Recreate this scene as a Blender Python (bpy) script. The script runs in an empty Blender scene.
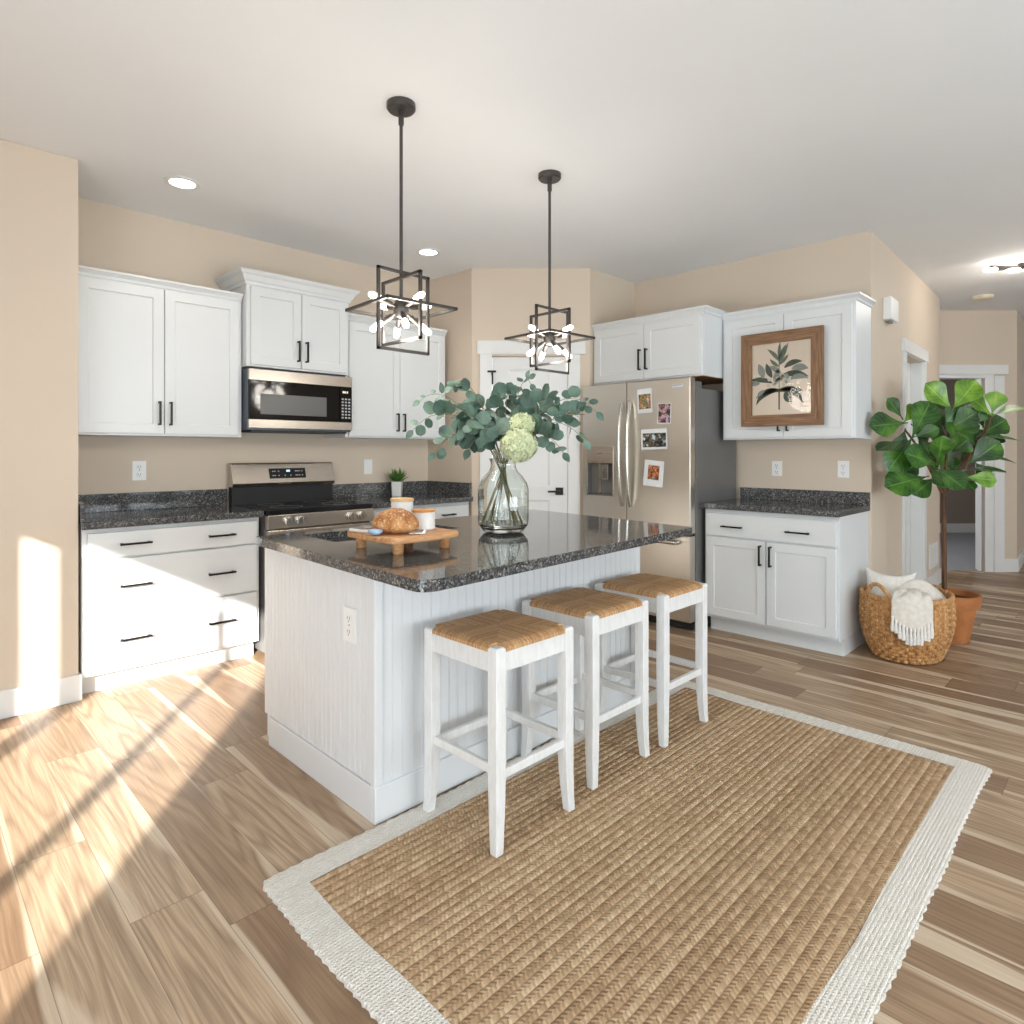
import bpy, bmesh, math, random
from math import sin, cos, pi, radians, sqrt
from mathutils import Vector, Matrix, noise as mnoise

scene = bpy.context.scene
COL = scene.collection
random.seed(7)

# ------------------------------------------------------------------ camera
cam = bpy.data.cameras.new('camera')
cam.sensor_width = 36.0
cam.sensor_fit = 'HORIZONTAL'
cam.lens = 36.0 * 630.0 / 1024.0
cam.shift_y = -60.5 / 1024.0
cam.clip_start = 0.02
cam_o = bpy.data.objects.new('camera', cam)
cam_o.location = (0, 0, 1.28)
cam_o.rotation_euler = (radians(90), 0, radians(-45))
COL.objects.link(cam_o)
scene.camera = cam_o

# ------------------------------------------------------------------ world, sun, daylight and added fill
world = bpy.data.worlds.new('world')
scene.world = world
world.use_nodes = True
wbg = world.node_tree.nodes['Background']
wbg.inputs[0].default_value = (0.86, 0.93, 1.0, 1)
wbg.inputs[1].default_value = 2.0

sun = bpy.data.lights.new('sun', 'SUN')
sun.energy = 13.0
sun.color = (1.0, 0.975, 0.93)
sun.angle = radians(0.8)
sun_o = bpy.data.objects.new('sun', sun)
sun_o.rotation_euler = Vector((0.62, 0.785, -0.351)).to_track_quat('-Z', 'Y').to_euler()
sun_o.location = (-4, -5, 5)
COL.objects.link(sun_o)

def area(name, loc, target, sx, sy, power, col):
    l = bpy.data.lights.new(name, 'AREA')
    l.shape = 'RECTANGLE'
    l.size, l.size_y = sx, sy
    l.energy = power
    l.color = col
    o = bpy.data.objects.new(name, l)
    o.location = loc
    o.rotation_euler = (Vector(target) - Vector(loc)).to_track_quat('-Z', 'Y').to_euler()
    COL.objects.link(o)
    return o
area('daylight_glass_doors', (-1.52, 0.4, 1.15), (4, 0.4, 1.3), 1.9, 2.0, 30, (0.76, 0.895, 1.0))
area('side_fill', (-1.52, -2.3, 1.5), (2.5, -1.0, 4.6), 2.0, 1.5, 52, (0.80, 0.91, 1.0))  # added fill where the left wall is solid, aimed up at the ceiling
area('back_fill', (2.2, -3.9, 1.4), (2.4, 2, 4.0), 3.8, 1.9, 205, (0.79, 0.91, 1.0))  # added fill before the closed back wall, tilted up to brighten the ceiling
area('hall_fill', (9.2, -3.8, 1.5), (9.0, 2, 2.6), 2.5, 1.6, 24, (0.84, 0.92, 1.0))  # added fill to lift the hall side; the wall there has no window
area('bedroom_fill', (8.2, 3.6, 1.7), (9.6, 1.9, 0.5), 1.0, 1.2, 30, (0.85, 0.92, 1.0))  # area light added to brighten the bedroom; no window is built there

vs = scene.view_settings
vs.view_transform = 'Standard'
vs.look = 'None'
vs.gamma = 1.0
vs.use_curve_mapping = False
vs.exposure = 0.35
scene.cycles.use_denoising = True

# ------------------------------------------------------------------ materials
def lin(c):
    r = []
    for v in c:
        v = v / 255.0
        r.append(v / 12.92 if v <= 0.04045 else ((v + 0.055) / 1.055) ** 2.4)
    return (*r, 1.0)

class NT:
    """small helper round a material's node tree"""
    def __init__(s, name):
        s.m = bpy.data.materials.new(name)
        s.m.use_nodes = True
        s.t = s.m.node_tree
        s.b = s.t.nodes['Principled BSDF']
    def n(s, t):
        return s.t.nodes.new(t)
    def lk(s, a, b):
        s.t.links.new(a, b)
    def put(s, sock, v):
        if isinstance(v, bpy.types.NodeSocket):
            s.lk(v, sock)
        else:
            sock.default_value = v
    def coord(s, kind='Object'):
        return s.n('ShaderNodeTexCoord').outputs[kind]
    def sep(s, v):
        n = s.n('ShaderNodeSeparateXYZ'); s.lk(v, n.inputs[0]); return n.outputs
    def comb(s, x=0.0, y=0.0, z=0.0):
        n = s.n('ShaderNodeCombineXYZ')
        for i, v in enumerate((x, y, z)): s.put(n.inputs[i], v)
        return n.outputs[0]
    def ma(s, op, a, b=0.0, c=0.0):
        n = s.n('ShaderNodeMath'); n.operation = op
        s.put(n.inputs[0], a); s.put(n.inputs[1], b); s.put(n.inputs[2], c)
        return n.outputs[0]
    def vscale(s, v, sc):
        n = s.n('ShaderNodeVectorMath'); n.operation = 'MULTIPLY'
        s.lk(v, n.inputs[0]); n.inputs[1].default_value = sc
        return n.outputs[0]
    def vadd(s, v, w):
        n = s.n('ShaderNodeVectorMath'); n.operation = 'ADD'
        s.lk(v, n.inputs[0]); s.put(n.inputs[1], w)
        return n.outputs[0]
    def noise(s, v, scale, detail=2.0, rough=0.5, dist=0.0, out='Fac'):
        n = s.n('ShaderNodeTexNoise')
        s.lk(v, n.inputs['Vector']); n.inputs['Scale'].default_value = scale
        n.inputs['Detail'].default_value = detail; n.inputs['Roughness'].default_value = rough
        n.inputs['Distortion'].default_value = dist
        return n.outputs[out]
    def voro(s, v, scale, out='Color', feature='F1'):
        n = s.n('ShaderNodeTexVoronoi'); n.feature = feature
        s.lk(v, n.inputs['Vector']); n.inputs['Scale'].default_value = scale
        return n.outputs[out]
    def white(s, v):
        n = s.n('ShaderNodeTexWhiteNoise'); s.lk(v, n.inputs['Vector']); return n.outputs['Value']
    def ramp(s, f, stops, interp='LINEAR'):
        n = s.n('ShaderNodeValToRGB'); n.color_ramp.interpolation = interp
        e = n.color_ramp.elements
        while len(e) < len(stops): e.new(0.5)
        for el, (p, c) in zip(e, stops):
            el.position = p
            el.color = c if len(c) == 4 else (*c, 1)
        s.put(n.inputs[0], f)
        return n.outputs[0]
    def mix(s, f, a, b, mode='MIX'):
        n = s.n('ShaderNodeMix'); n.data_type = 'RGBA'; n.blend_type = mode
        s.put(n.inputs[0], f); s.put(n.inputs[6], a); s.put(n.inputs[7], b)
        return n.outputs[2]
    def bump(s, h, strength=0.3, dist=0.01):
        n = s.n('ShaderNodeBump')
        n.inputs['Strength'].default_value = strength; n.inputs['Distance'].default_value = dist
        s.lk(h, n.inputs['Height']); s.lk(n.outputs[0], s.b.inputs['Normal'])
    def base(s, v): s.put(s.b.inputs['Base Color'], v)
    def rough(s, v): s.put(s.b.inputs['Roughness'], v)
    def set(s, **k):
        for a, v in k.items(): s.put(s.b.inputs[a.replace('_', ' ')], v)

def g(v): return (v, v, v, 1)

def plain(name, col, rough=0.5, metal=0.0, var=0.04, scale=6.0, bump=0.0, bscale=200.0, spec=0.5):
    k = NT(name)
    c = k.coord()
    f = k.noise(c, scale, 3)
    lo = tuple(x * (1 - var) for x in col[:3]); hi = tuple(min(1, x * (1 + var)) for x in col[:3])
    k.base(k.ramp(f, [(0.3, lo), (0.7, hi)]))
    k.rough(rough); k.set(Metallic=metal)
    k.b.inputs['Specular IOR Level'].default_value = spec
    if bump: k.bump(k.noise(c, bscale, 3), bump, 0.002)
    return k.m

def emit(name, col, strength):
    k = NT(name)
    k.base((0.8, 0.8, 0.8, 1))
    k.set(Emission_Color=col, Emission_Strength=strength)
    f = k.noise(k.coord(), 40, 1)
    k.rough(k.ma('MULTIPLY_ADD', f, 0.1, 0.3))
    return k.m

M = {}
M['wall'] = plain('wall_paint', lin((213, 197, 178)), 0.75, var=0.012, scale=2.0, bump=0.12, bscale=320)
M['ceiling'] = plain('ceiling_paint', lin((237, 238, 239)), 0.9, var=0.01, scale=2.0, bump=0.1, bscale=220)
M['trim'] = plain('trim_paint', lin((228, 228, 226)), 0.4, var=0.012)
M['cab'] = plain('cabinet_paint', lin((220, 222, 222)), 0.38, var=0.01, scale=3.0)
M['island'] = plain('island_paint', lin((224, 225, 226)), 0.42, var=0.012, scale=3.0)
M['black'] = plain('dark_bronze', lin((38, 34, 32)), 0.35, metal=0.6, var=0.1)
M['pend'] = plain('pendant_bronze', lin((84, 80, 77)), 0.38, metal=0.7, var=0.12, scale=30)
M['rubber'] = plain('black_plastic', lin((24, 24, 25)), 0.5, var=0.1)
M['dkgap'] = plain('dark_recess', lin((14, 14, 15)), 0.6, var=0.1)
M['plate'] = plain('outlet_plastic', lin((238, 238, 236)), 0.35, var=0.01)
M['slot'] = plain('outlet_slot', lin((120, 118, 115)), 0.5, var=0.05)
M['blackglass'] = plain('black_glass', lin((16, 16, 17)), 0.06, var=0.05)
M['cooktop'] = plain('cooktop_glass', lin((30, 30, 32)), 0.12, var=0.1)
M['glyph'] = plain('grey_print', lin((180, 182, 184)), 0.5, var=0.05)
M['chrome'] = plain('chrome', lin((200, 198, 194)), 0.16, metal=1.0, var=0.03)
M['fridge_side'] = plain('fridge_side_grey', lin((122, 120, 118)), 0.42, metal=0.35, var=0.03)
M['microside'] = plain('microwave_side', lin((92, 100, 108)), 0.35, metal=0.5, var=0.03)
M['mesh'] = plain('microwave_window_mesh', lin((100, 99, 97)), 0.35, var=0.08, scale=400)
M['whiteceramic'] = plain('white_ceramic', lin((228, 226, 222)), 0.25, var=0.04, scale=60)
M['lidwood'] = plain('lid_wood', lin((214, 176, 122)), 0.5, var=0.08, scale=30)
M['cupwood'] = plain('lid_wood_amber', lin((206, 140, 66)), 0.45, var=0.08, scale=30)
M['soil'] = plain('soil', lin((58, 40, 30)), 0.95, var=0.4, scale=90, bump=0.6, bscale=120)
M['linen'] = plain('pillow_linen', lin((226, 220, 211)), 0.95, var=0.07, scale=45, bump=0.35, bscale=420)
M['throw'] = plain('throw_knit', lin((222, 214, 203)), 0.95, var=0.09, scale=40, bump=0.45, bscale=380)
M['tassel'] = plain('tassel_yarn', lin((232, 228, 222)), 0.95, var=0.1, scale=90, bump=0.6, bscale=500)
M['stem'] = plain('branch_bark', lin((128, 120, 82)), 0.7, var=0.25, scale=60)
M['bract'] = plain('pink_brown_twig', lin((176, 150, 128)), 0.8, var=0.2, scale=80)
M['carpet'] = plain('blue_grey_carpet', lin((150, 150, 154)), 1.0, var=0.25, scale=160, bump=0.7, bscale=300)
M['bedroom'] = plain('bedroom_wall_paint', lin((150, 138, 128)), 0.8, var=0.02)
M['woodunder'] = plain('raw_wood_underside', lin((150, 104, 62)), 0.6, var=0.15, scale=20)
M['smoke'] = plain('aged_plastic', lin((226, 214, 190)), 0.5, var=0.03)
M['blue'] = emit('blue_display', (0.25, 0.6, 1.0, 1), 1.2)
M['amber'] = emit('amber_display', (1.0, 0.62, 0.2, 1), 0.35)
M['bulb'] = emit('lit_bulb', (1.0, 0.93, 0.84, 1), 9.0)
M['lens'] = emit('downlight_lens', (1.0, 0.97, 0.92, 1), 6.0)
M['blueglaze'] = plain('blue_grey_glaze', lin((158, 180, 200)), 0.2, var=0.15, scale=60)
M['badge'] = plain('badge_metal', lin((214, 218, 228)), 0.3, var=0.02)
M['paper'] = plain('aged_paper', lin((223, 208, 190)), 0.3, var=0.02, scale=10)
M['photopaper'] = plain('photo_paper', lin((226, 230, 232)), 0.35, var=0.03, scale=25)
M['inkgreen'] = plain('ink_grey_green', lin((104, 116, 98)), 0.6, var=0.25, scale=90)
M['inkdark'] = plain('ink_dark_green', lin((72, 84, 70)), 0.6, var=0.3, scale=120)
M['inkpale'] = plain('ink_pale', lin((200, 196, 180)), 0.6, var=0.1, scale=90)
M['inkgrey'] = plain('ink_grey', lin((140, 146, 140)), 0.6, var=0.2, scale=90)
M['steelsink'] = plain('sink_steel', lin((150, 150, 150)), 0.32, metal=0.9, var=0.05)

# brushed steel: warm grey
def steel(name, col, axis, rough=0.27):
    k = NT(name)
    c = k.coord()
    sc = (400, 400, 4) if axis == 'z' else (4, 400, 400)
    f = k.noise(k.vscale(c, sc), 1.0, 2)
    lo = tuple(x * 0.975 for x in col[:3]); hi = tuple(min(1, x * 1.02) for x in col[:3])
    k.base(k.mix(0.5, (*lo[:3], 1), (*hi[:3], 1)))
    k.rough(k.ma('MULTIPLY_ADD', f, 0.02, rough - 0.01))
    k.set(Metallic=1.0)
    k.b.inputs['Anisotropic'].default_value = 0.4
    return k.m
M['steel'] = steel('brushed_steel', lin((200, 190, 178)), 'x')
M['steelv'] = steel('brushed_steel_door', lin((208, 201, 190)), 'x', 0.3)
M['steelhandle'] = steel('steel_handle', lin((198, 194, 186)), 'z', 0.25)

# speckled granite
def granite():
    k = NT('speckled_granite')
    c = k.coord()
    v1 = k.sep(k.voro(c, 150))[0]
    v2 = k.sep(k.voro(c, 280))[1]
    nn = k.noise(c, 7, 3)
    a = k.ramp(v1, [(0.0, lin((28, 28, 32))), (0.35, lin((52, 52, 56))), (0.62, lin((84, 84, 86))), (0.82, lin((126, 126, 124))), (0.95, lin((186, 186, 178)))])
    b = k.ramp(v2, [(0.0, lin((24, 24, 28))), (0.5, lin((66, 66, 70))), (0.85, lin((122, 120, 116))), (1.0, lin((150, 148, 142)))])
    m = k.mix(0.5, a, b)
    m = k.mix(k.ma('MULTIPLY', nn, 0.35), m, lin((44, 45, 50)))
    k.base(m)
    k.rough(0.07)
    k.b.inputs['Specular IOR Level'].default_value = 0.5
    return k.m
M['granite'] = granite()

# oak plank floor (planks run along Y)
def planks():
    k = NT('oak_plank_floor')
    c = k.coord()
    x, y, z = k.sep(c)[0:3]
    W, L = 0.19, 1.25
    u = k.ma('DIVIDE', k.ma('ADD', x, 0.095), W)
    row = k.ma('FLOOR', u)
    roff = k.white(k.comb(row, 3.3, 0.0))
    v = k.ma('DIVIDE', k.ma('MULTIPLY_ADD', roff, 1.25, y), L)
    cell = k.ma('FLOOR', v)
    pid = k.white(k.comb(row, cell, 1.7))
    pid2 = k.white(k.comb(row, cell, 9.1))
    fu = k.ma('FRACT', u); fv = k.ma('FRACT', v)
    off = k.ma('MULTIPLY', pid, 37.0)
    # long wandering grain
    gv = k.comb(k.ma('MULTIPLY_ADD', x, 1.0, off), k.ma('MULTIPLY_ADD', y, 0.13, off), off)
    warp = k.noise(gv, 7.0, 2, 0.5)
    gx = k.ma('MULTIPLY_ADD', warp, 0.07, k.ma('ADD', x, off))
    fine = k.noise(k.comb(k.ma('MULTIPLY', gx, 150.0), k.ma('MULTIPLY', y, 3.0), off), 1.0, 4, 0.6)
    # cathedral rings
    wv = k.n('ShaderNodeTexNoise')
    k.lk(k.comb(k.ma('MULTIPLY', k.ma('ADD', x, off), 8.0), k.ma('MULTIPLY', y, 0.75), off), wv.inputs['Vector'])
    wv.inputs['Scale'].default_value = 1.0; wv.inputs['Detail'].default_value = 1.0
    ring = k.ma('FRACT', k.ma('MULTIPLY', k.ma('ADD', wv.outputs['Fac'], k.ma('MULTIPLY', fine, 0.02)), 12.0))
    ring = k.ma('ABSOLUTE', k.ma('SUBTRACT', ring, 0.5))
    # sapwood streaks near plank sides
    sap = k.noise(k.comb(k.ma('MULTIPLY', k.ma('ADD', x, off), 12.5), k.ma('MULTIPLY', y, 0.7), k.ma('ADD', off, 5.0)), 1.0, 1.5, 0.4)
    edge = k.ma('ABSOLUTE', k.ma('SUBTRACT', fu, 0.5))
    sapf = k.ramp(k.ma('ADD', sap, k.ma('MULTIPLY', edge, 0.42)), [(0.69, g(0)), (0.74, g(1))])
    tone = k.ramp(pid2, [(0.0, lin((146, 116, 89))), (0.35, lin((167, 138, 109))), (0.7, lin((182, 154, 124))), (1.0, lin((198, 172, 142)))])
    dark = k.mix(0.46, tone, lin((92, 70, 52)))
    colr = k.mix(k.ramp(fine, [(0.32, g(1)), (0.62, g(0))]), tone, dark)
    colr = k.mix(k.ma('MULTIPLY', k.ramp(ring, [(0.0, g(1)), (0.34, g(0))]), 0.46), colr, lin((112, 84, 60)))
    light = k.mix(k.ramp(fine, [(0.3, g(1)), (0.7, g(0))]), lin((218, 200, 176)), lin((198, 176, 150)))
    colr = k.mix(k.ma('MULTIPLY', sapf, 0.8), colr, light)
    # knots
    kn = k.voro(k.comb(k.ma('MULTIPLY', k.ma('ADD', x, off), 3.2), k.ma('MULTIPLY', y, 0.9), off), 1.0, 'Distance')
    colr = k.mix(k.ma('MULTIPLY', k.ramp(kn, [(0.02, g(1)), (0.10, g(0))]), 0.75), colr, lin((84, 60, 44)))
    gap = k.ma('MAXIMUM', k.ma('GREATER_THAN', edge, 0.4945), k.ma('GREATER_THAN', k.ma('ABSOLUTE', k.ma('SUBTRACT', fv, 0.5)), 0.4988))
    colr = k.mix(k.ma('MULTIPLY', gap, 0.6), colr, lin((92, 70, 54)))
    k.base(colr)
    k.rough(k.ma('MULTIPLY_ADD', fine, 0.15, 0.36))
    h = k.ma('SUBTRACT', k.ma('MULTIPLY', fine, 0.25), gap)
    k.bump(h, 0.18, 0.002)
    return k.m
M['floor'] = planks()

# braided jute
def braid(name, cols, rowp, step, strength):
    k = NT(name)
    c = k.coord()
    x, y, z = k.sep(c)[0:3]
    wob = k.noise(c, 2.2, 2)
    yy = k.ma('ADD', 0.0, y)
    v = k.ma('DIVIDE', yy, rowp)
    row = k.ma('FLOOR', v)
    fr = k.ma('FRACT', v)
    d = k.ma('ABSOLUTE', k.ma('SUBTRACT', fr, 0.5))
    ro = k.white(k.comb(row, 2.0, 0.0))
    side = k.ma('GREATER_THAN', fr, 0.5)
    ph = k.ma('ADD', k.ma('DIVIDE', x, step), k.ma('ADD', k.ma('MULTIPLY', d, 0.8), k.ma('ADD', ro, k.ma('MULTIPLY', side, 0.5))))
    kn = k.ma('ABSOLUTE', k.ma('SUBTRACT', k.ma('FRACT', ph), 0.5))
    knot = k.ma('SUBTRACT', 1.0, k.ma('MULTIPLY', kn, 1.7))
    prof = k.ma('SQRT', k.ma('MAXIMUM', k.ma('SUBTRACT', 1.0, k.ma('MULTIPLY', k.ma('MULTIPLY', d, d), 3.8)), 0.0))
    h = k.ma('MULTIPLY', prof, k.ma('MULTIPLY_ADD', knot, 0.55, 0.45))
    strand = k.white(k.comb(k.ma('FLOOR', ph), row, side))
    fib = k.noise(k.vscale(c, (170, 170, 170)), 1.0, 3, 0.7)
    tone = k.ma('ADD', k.ma('MULTIPLY', strand, 0.30), k.ma('ADD', k.ma('MULTIPLY', fib, 0.48), k.ma('MULTIPLY', ro, 0.22)))
    col = k.ramp(tone, [(0.15, cols[0]), (0.5, cols[1]), (0.85, cols[2])])
    band = k.noise(k.comb(k.ma('MULTIPLY', x, 0.7), k.ma('MULTIPLY', row, 2.7), 0.0), 1.0, 2)
    col = k.mix(k.ma('MULTIPLY', band, 0.35), col, cols[3])
    k.base(col)
    k.rough(0.95)
    k.b.inputs['Specular IOR Level'].default_value = 0.15
    k.bump(h, strength, 0.012)
    return k.m
M['jute'] = braid('braided_jute', [lin((140, 112, 84)), lin((188, 158, 124)), lin((220, 194, 160)), lin((176, 140, 104))], 0.029, 0.0145, 0.8)
M['cotton'] = braid('cream_cotton_braid', [lin((214, 206, 192)), lin((232, 226, 216)), lin((242, 238, 230)), lin((226, 220, 208))], 0.0105, 0.0115, 0.6)

# rush seat: strands at right angles to the nearest rail
def rush():
    k = NT('woven_rush')
    c = k.coord()
    x, y, z = k.sep(c)[0:3]
    ax = k.ma('ABSOLUTE', x); ay = k.ma('ABSOLUTE', y)
    sel = k.ma('GREATER_THAN', ax, ay)
    q = k.ma('ADD', k.ma('MULTIPLY', sel, y), k.ma('MULTIPLY', k.ma('SUBTRACT', 1.0, sel), x))
    q = k.ma('MULTIPLY_ADD', k.noise(c, 30, 2), 0.004, q)
    ph = k.ma('DIVIDE', q, 0.0040)
    fr = k.ma('ABSOLUTE', k.ma('SUBTRACT', k.ma('FRACT', ph), 0.5))
    h = k.ma('SUBTRACT', 1.0, k.ma('MULTIPLY', fr, 2.0))
    sid = k.white(k.comb(k.ma('FLOOR', ph), sel, 0.0))
    fib = k.noise(k.vscale(c, (140, 140, 90)), 1.0, 3)
    tone = k.ma('ADD', k.ma('MULTIPLY', sid, 0.45), k.ma('MULTIPLY', fib, 0.55))
    k.base(k.ramp(tone, [(0.2, lin((164, 116, 72))), (0.5, lin((204, 156, 106))), (0.8, lin((228, 188, 140)))]))
    k.rough(0.7)
    k.bump(h, 0.55, 0.003)
    return k.m
M['rush'] = rush()

# painted, slightly worn wood
def worn():
    k = NT('worn_white_paint')
    c = k.coord()
    f = k.noise(k.vscale(c, (60, 60, 14)), 1.0, 4, 0.6)
    big = k.noise(c, 5.0, 2)
    base = k.ramp(f, [(0.3, lin((222, 221, 218))), (0.6, lin((233, 232, 230)))])
    spot = k.ramp(k.ma('MULTIPLY', f, big), [(0.425, g(0)), (0.46, g(1))])
    k.base(k.mix(k.ma('MULTIPLY', spot, 0.75), base, lin((166, 138, 112))))
    k.rough(0.5)
    k.bump(f, 0.08, 0.002)
    return k.m
M['worn'] = worn()

def wood(name, cols, axis, sc=1.0, rough=0.5):
    k = NT(name)
    c = k.coord()
    v = {'x': (3, 60, 60), 'y': (60, 3, 60), 'z': (60, 60, 3)}[axis]
    f = k.noise(k.vscale(c, tuple(a * sc for a in v)), 1.0, 4, 0.6, 0.6)
    k.base(k.ramp(f, [(0.28, cols[0]), (0.5, cols[1]), (0.72, cols[2])]))
    k.rough(rough)
    k.bump(f, 0.2, 0.002)
    return k.m
M['board'] = wood('board_wood', [lin((150, 98, 58)), lin((196, 142, 94)), lin((222, 176, 126))], 'x', 1.0)
M['framex'] = wood('frame_oak_horizontal', [lin((84, 56, 36)), lin((130, 94, 64)), lin((158, 120, 86))], 'x', 1.6)
M['framez'] = wood('frame_oak_upright', [lin((84, 56, 36)), lin((130, 94, 64)), lin((158, 120, 86))], 'z', 1.6)
M['trunk'] = wood('fig_bark', [lin((52, 34, 22)), lin((92, 62, 40)), lin((122, 88, 60))], 'z', 1.4, 0.8)
M['wicker'] = wood('wicker_cane', [lin((124, 80, 42)), lin((190, 140, 86)), lin((226, 184, 130))], 'z', 0.9, 0.6)

def terracotta():
    k = NT('terracotta')
    c = k.coord()
    f = k.noise(c, 9, 4); f2 = k.noise(c, 60, 3)
    a = k.ramp(f, [(0.3, lin((150, 88, 44))), (0.7, lin((186, 118, 66)))])
    k.base(k.mix(k.ma('MULTIPLY', f2, 0.3), a, lin((206, 140, 86))))
    k.rough(0.75); k.bump(f2, 0.12, 0.003)
    return k.m
M['terracotta'] = terracotta()

def crust():
    k = NT('bread_crust')
    c = k.coord()
    f = k.noise(c, 22, 4, 0.6); f2 = k.noise(c, 120, 3)
    a = k.ramp(f, [(0.3, lin((132, 76, 36))), (0.5, lin((180, 118, 64))), (0.72, lin((212, 168, 116)))])
    a = k.mix(k.ramp(f2, [(0.55, g(0)), (0.7, g(0.7))]), a, lin((238, 216, 180)))
    k.base(a); k.rough(0.75)
    k.bump(k.ma('ADD', f, k.ma('MULTIPLY', f2, 0.4)), 0.35, 0.005)
    return k.m
M['crust'] = crust()

def leafmat(name, dark, mid, light, rough, vein=0.5, trans=0.12):
    k = NT(name)
    c = k.coord()
    f = k.noise(c, 11, 2)
    uv = k.coord('UV')
    u, v, _ = k.sep(uv)[0:3]
    mid_rib = k.ramp(k.ma('ABSOLUTE', k.ma('SUBTRACT', u, 0.5)), [(0.012, g(1)), (0.035, g(0))])
    s = k.ma('FRACT', k.ma('MULTIPLY', k.ma('SUBTRACT', v, k.ma('MULTIPLY', k.ma('ABSOLUTE', k.ma('SUBTRACT', u, 0.5)), 0.55)), 8.0))
    side = k.ramp(k.ma('ABSOLUTE', k.ma('SUBTRACT', s, 0.5)), [(0.0, g(0.6)), (0.10, g(0))])
    rib = k.ma('MULTIPLY', k.ma('MAXIMUM', mid_rib, side), vein)
    col = k.ramp(f, [(0.3, dark), (0.5, mid), (0.72, light)])
    col = k.mix(rib, col, tuple(min(1, x * 1.5 + 0.03) for x in light[:3]) + (1,))
    k.base(col); k.rough(rough)
    k.b.inputs['Subsurface Weight'].default_value = trans
    k.b.inputs['Subsurface Radius'].default_value = (0.01, 0.02, 0.005)
    k.bump(rib, 0.35, 0.004)
    return k.m
M['figleaf'] = leafmat('fig_leaf', lin((20, 48, 14)), lin((42, 84, 24)), lin((82, 126, 40)), 0.3, 0.55)
M['figyoung'] = leafmat('fig_leaf_young', lin((66, 104, 24)), lin((104, 148, 40)), lin((146, 184, 66)), 0.32, 0.4)
M['euca'] = leafmat('eucalyptus_leaf', lin((56, 80, 68)), lin((84, 110, 95)), lin((116, 140, 123)), 0.55, 0.12)
M['grass'] = leafmat('succulent_leaf', lin((44, 84, 28)), lin((86, 130, 50)), lin((130, 170, 84)), 0.45, 0.0)
M['hydra'] = plain('pale_green_petal', lin((214, 220, 178)), 0.7, var=0.14, scale=40)
M['hydra2'] = plain('green_petal', lin((184, 196, 140)), 0.7, var=0.14, scale=40)

def glass():
    k = NT('green_tinted_glass')
    f = k.noise(k.coord(), 18, 2)
    k.base(k.ramp(f, [(0.3, (0.93, 0.975, 0.95, 1)), (0.7, (0.96, 0.985, 0.97, 1))]))
    k.rough(0.0)
    k.set(IOR=1.45)
    k.b.inputs['Transmission Weight'].default_value = 1.0
    k.bump(f, 0.05, 0.004)
    return k.m
M['glass'] = glass()
def clear():
    k = NT('clear_picture_glass')
    f = k.noise(k.coord(), 3, 1)
    tr = k.n('ShaderNodeBsdfTransparent'); gl = k.n('ShaderNodeBsdfGlossy'); fr = k.n('ShaderNodeFresnel'); mx = k.n('ShaderNodeMixShader')
    fr.inputs['IOR'].default_value = 1.22
    k.lk(k.ma('MULTIPLY', f, 0.01), gl.inputs['Roughness'])
    k.lk(fr.outputs[0], mx.inputs[0]); k.lk(tr.outputs[0], mx.inputs[1]); k.lk(gl.outputs[0], mx.inputs[2])
    k.lk(mx.outputs[0], k.t.nodes['Material Output'].inputs[0])
    return k.m
M['clear'] = clear()

def snap(name, seed, stops, scale=26):
    k = NT(name)
    c = k.vadd(k.coord(), (seed, seed * 0.7, seed * 1.3))
    a = k.noise(c, scale, 3, 0.65)
    b = k.sep(k.voro(c, scale * 2.2))[0]
    k.base(k.ramp(k.ma('ADD', k.ma('MULTIPLY', a, 0.75), k.ma('MULTIPLY', b, 0.25)), stops))
    k.rough(0.25)
    return k.m
M['snap_a'] = snap('printed_bouquet', 1.1, [(0.28, lin((36, 56, 40))), (0.42, lin((70, 120, 96))), (0.5, lin((196, 140, 70))), (0.58, lin((122, 72, 46))), (0.68, lin((222, 206, 196)))])
M['snap_b'] = snap('printed_gathering', 4.2, [(0.3, lin((28, 30, 34))), (0.44, lin((58, 66, 54))), (0.53, lin((186, 120, 110))), (0.6, lin((190, 176, 200))), (0.7, lin((80, 60, 96)))])
M['snap_c'] = snap('printed_landscape', 7.7, [(0.3, lin((26, 28, 40))), (0.44, lin((52, 62, 60))), (0.5, lin((120, 96, 76))), (0.56, lin((70, 80, 74))), (0.64, lin((206, 216, 214)))])
M['snap_d'] = snap('printed_flower', 9.4, [(0.3, lin((38, 40, 60))), (0.44, lin((150, 84, 50))), (0.53, lin((226, 150, 92))), (0.62, lin((96, 60, 52))), (0.72, lin((170, 190, 204)))])

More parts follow.
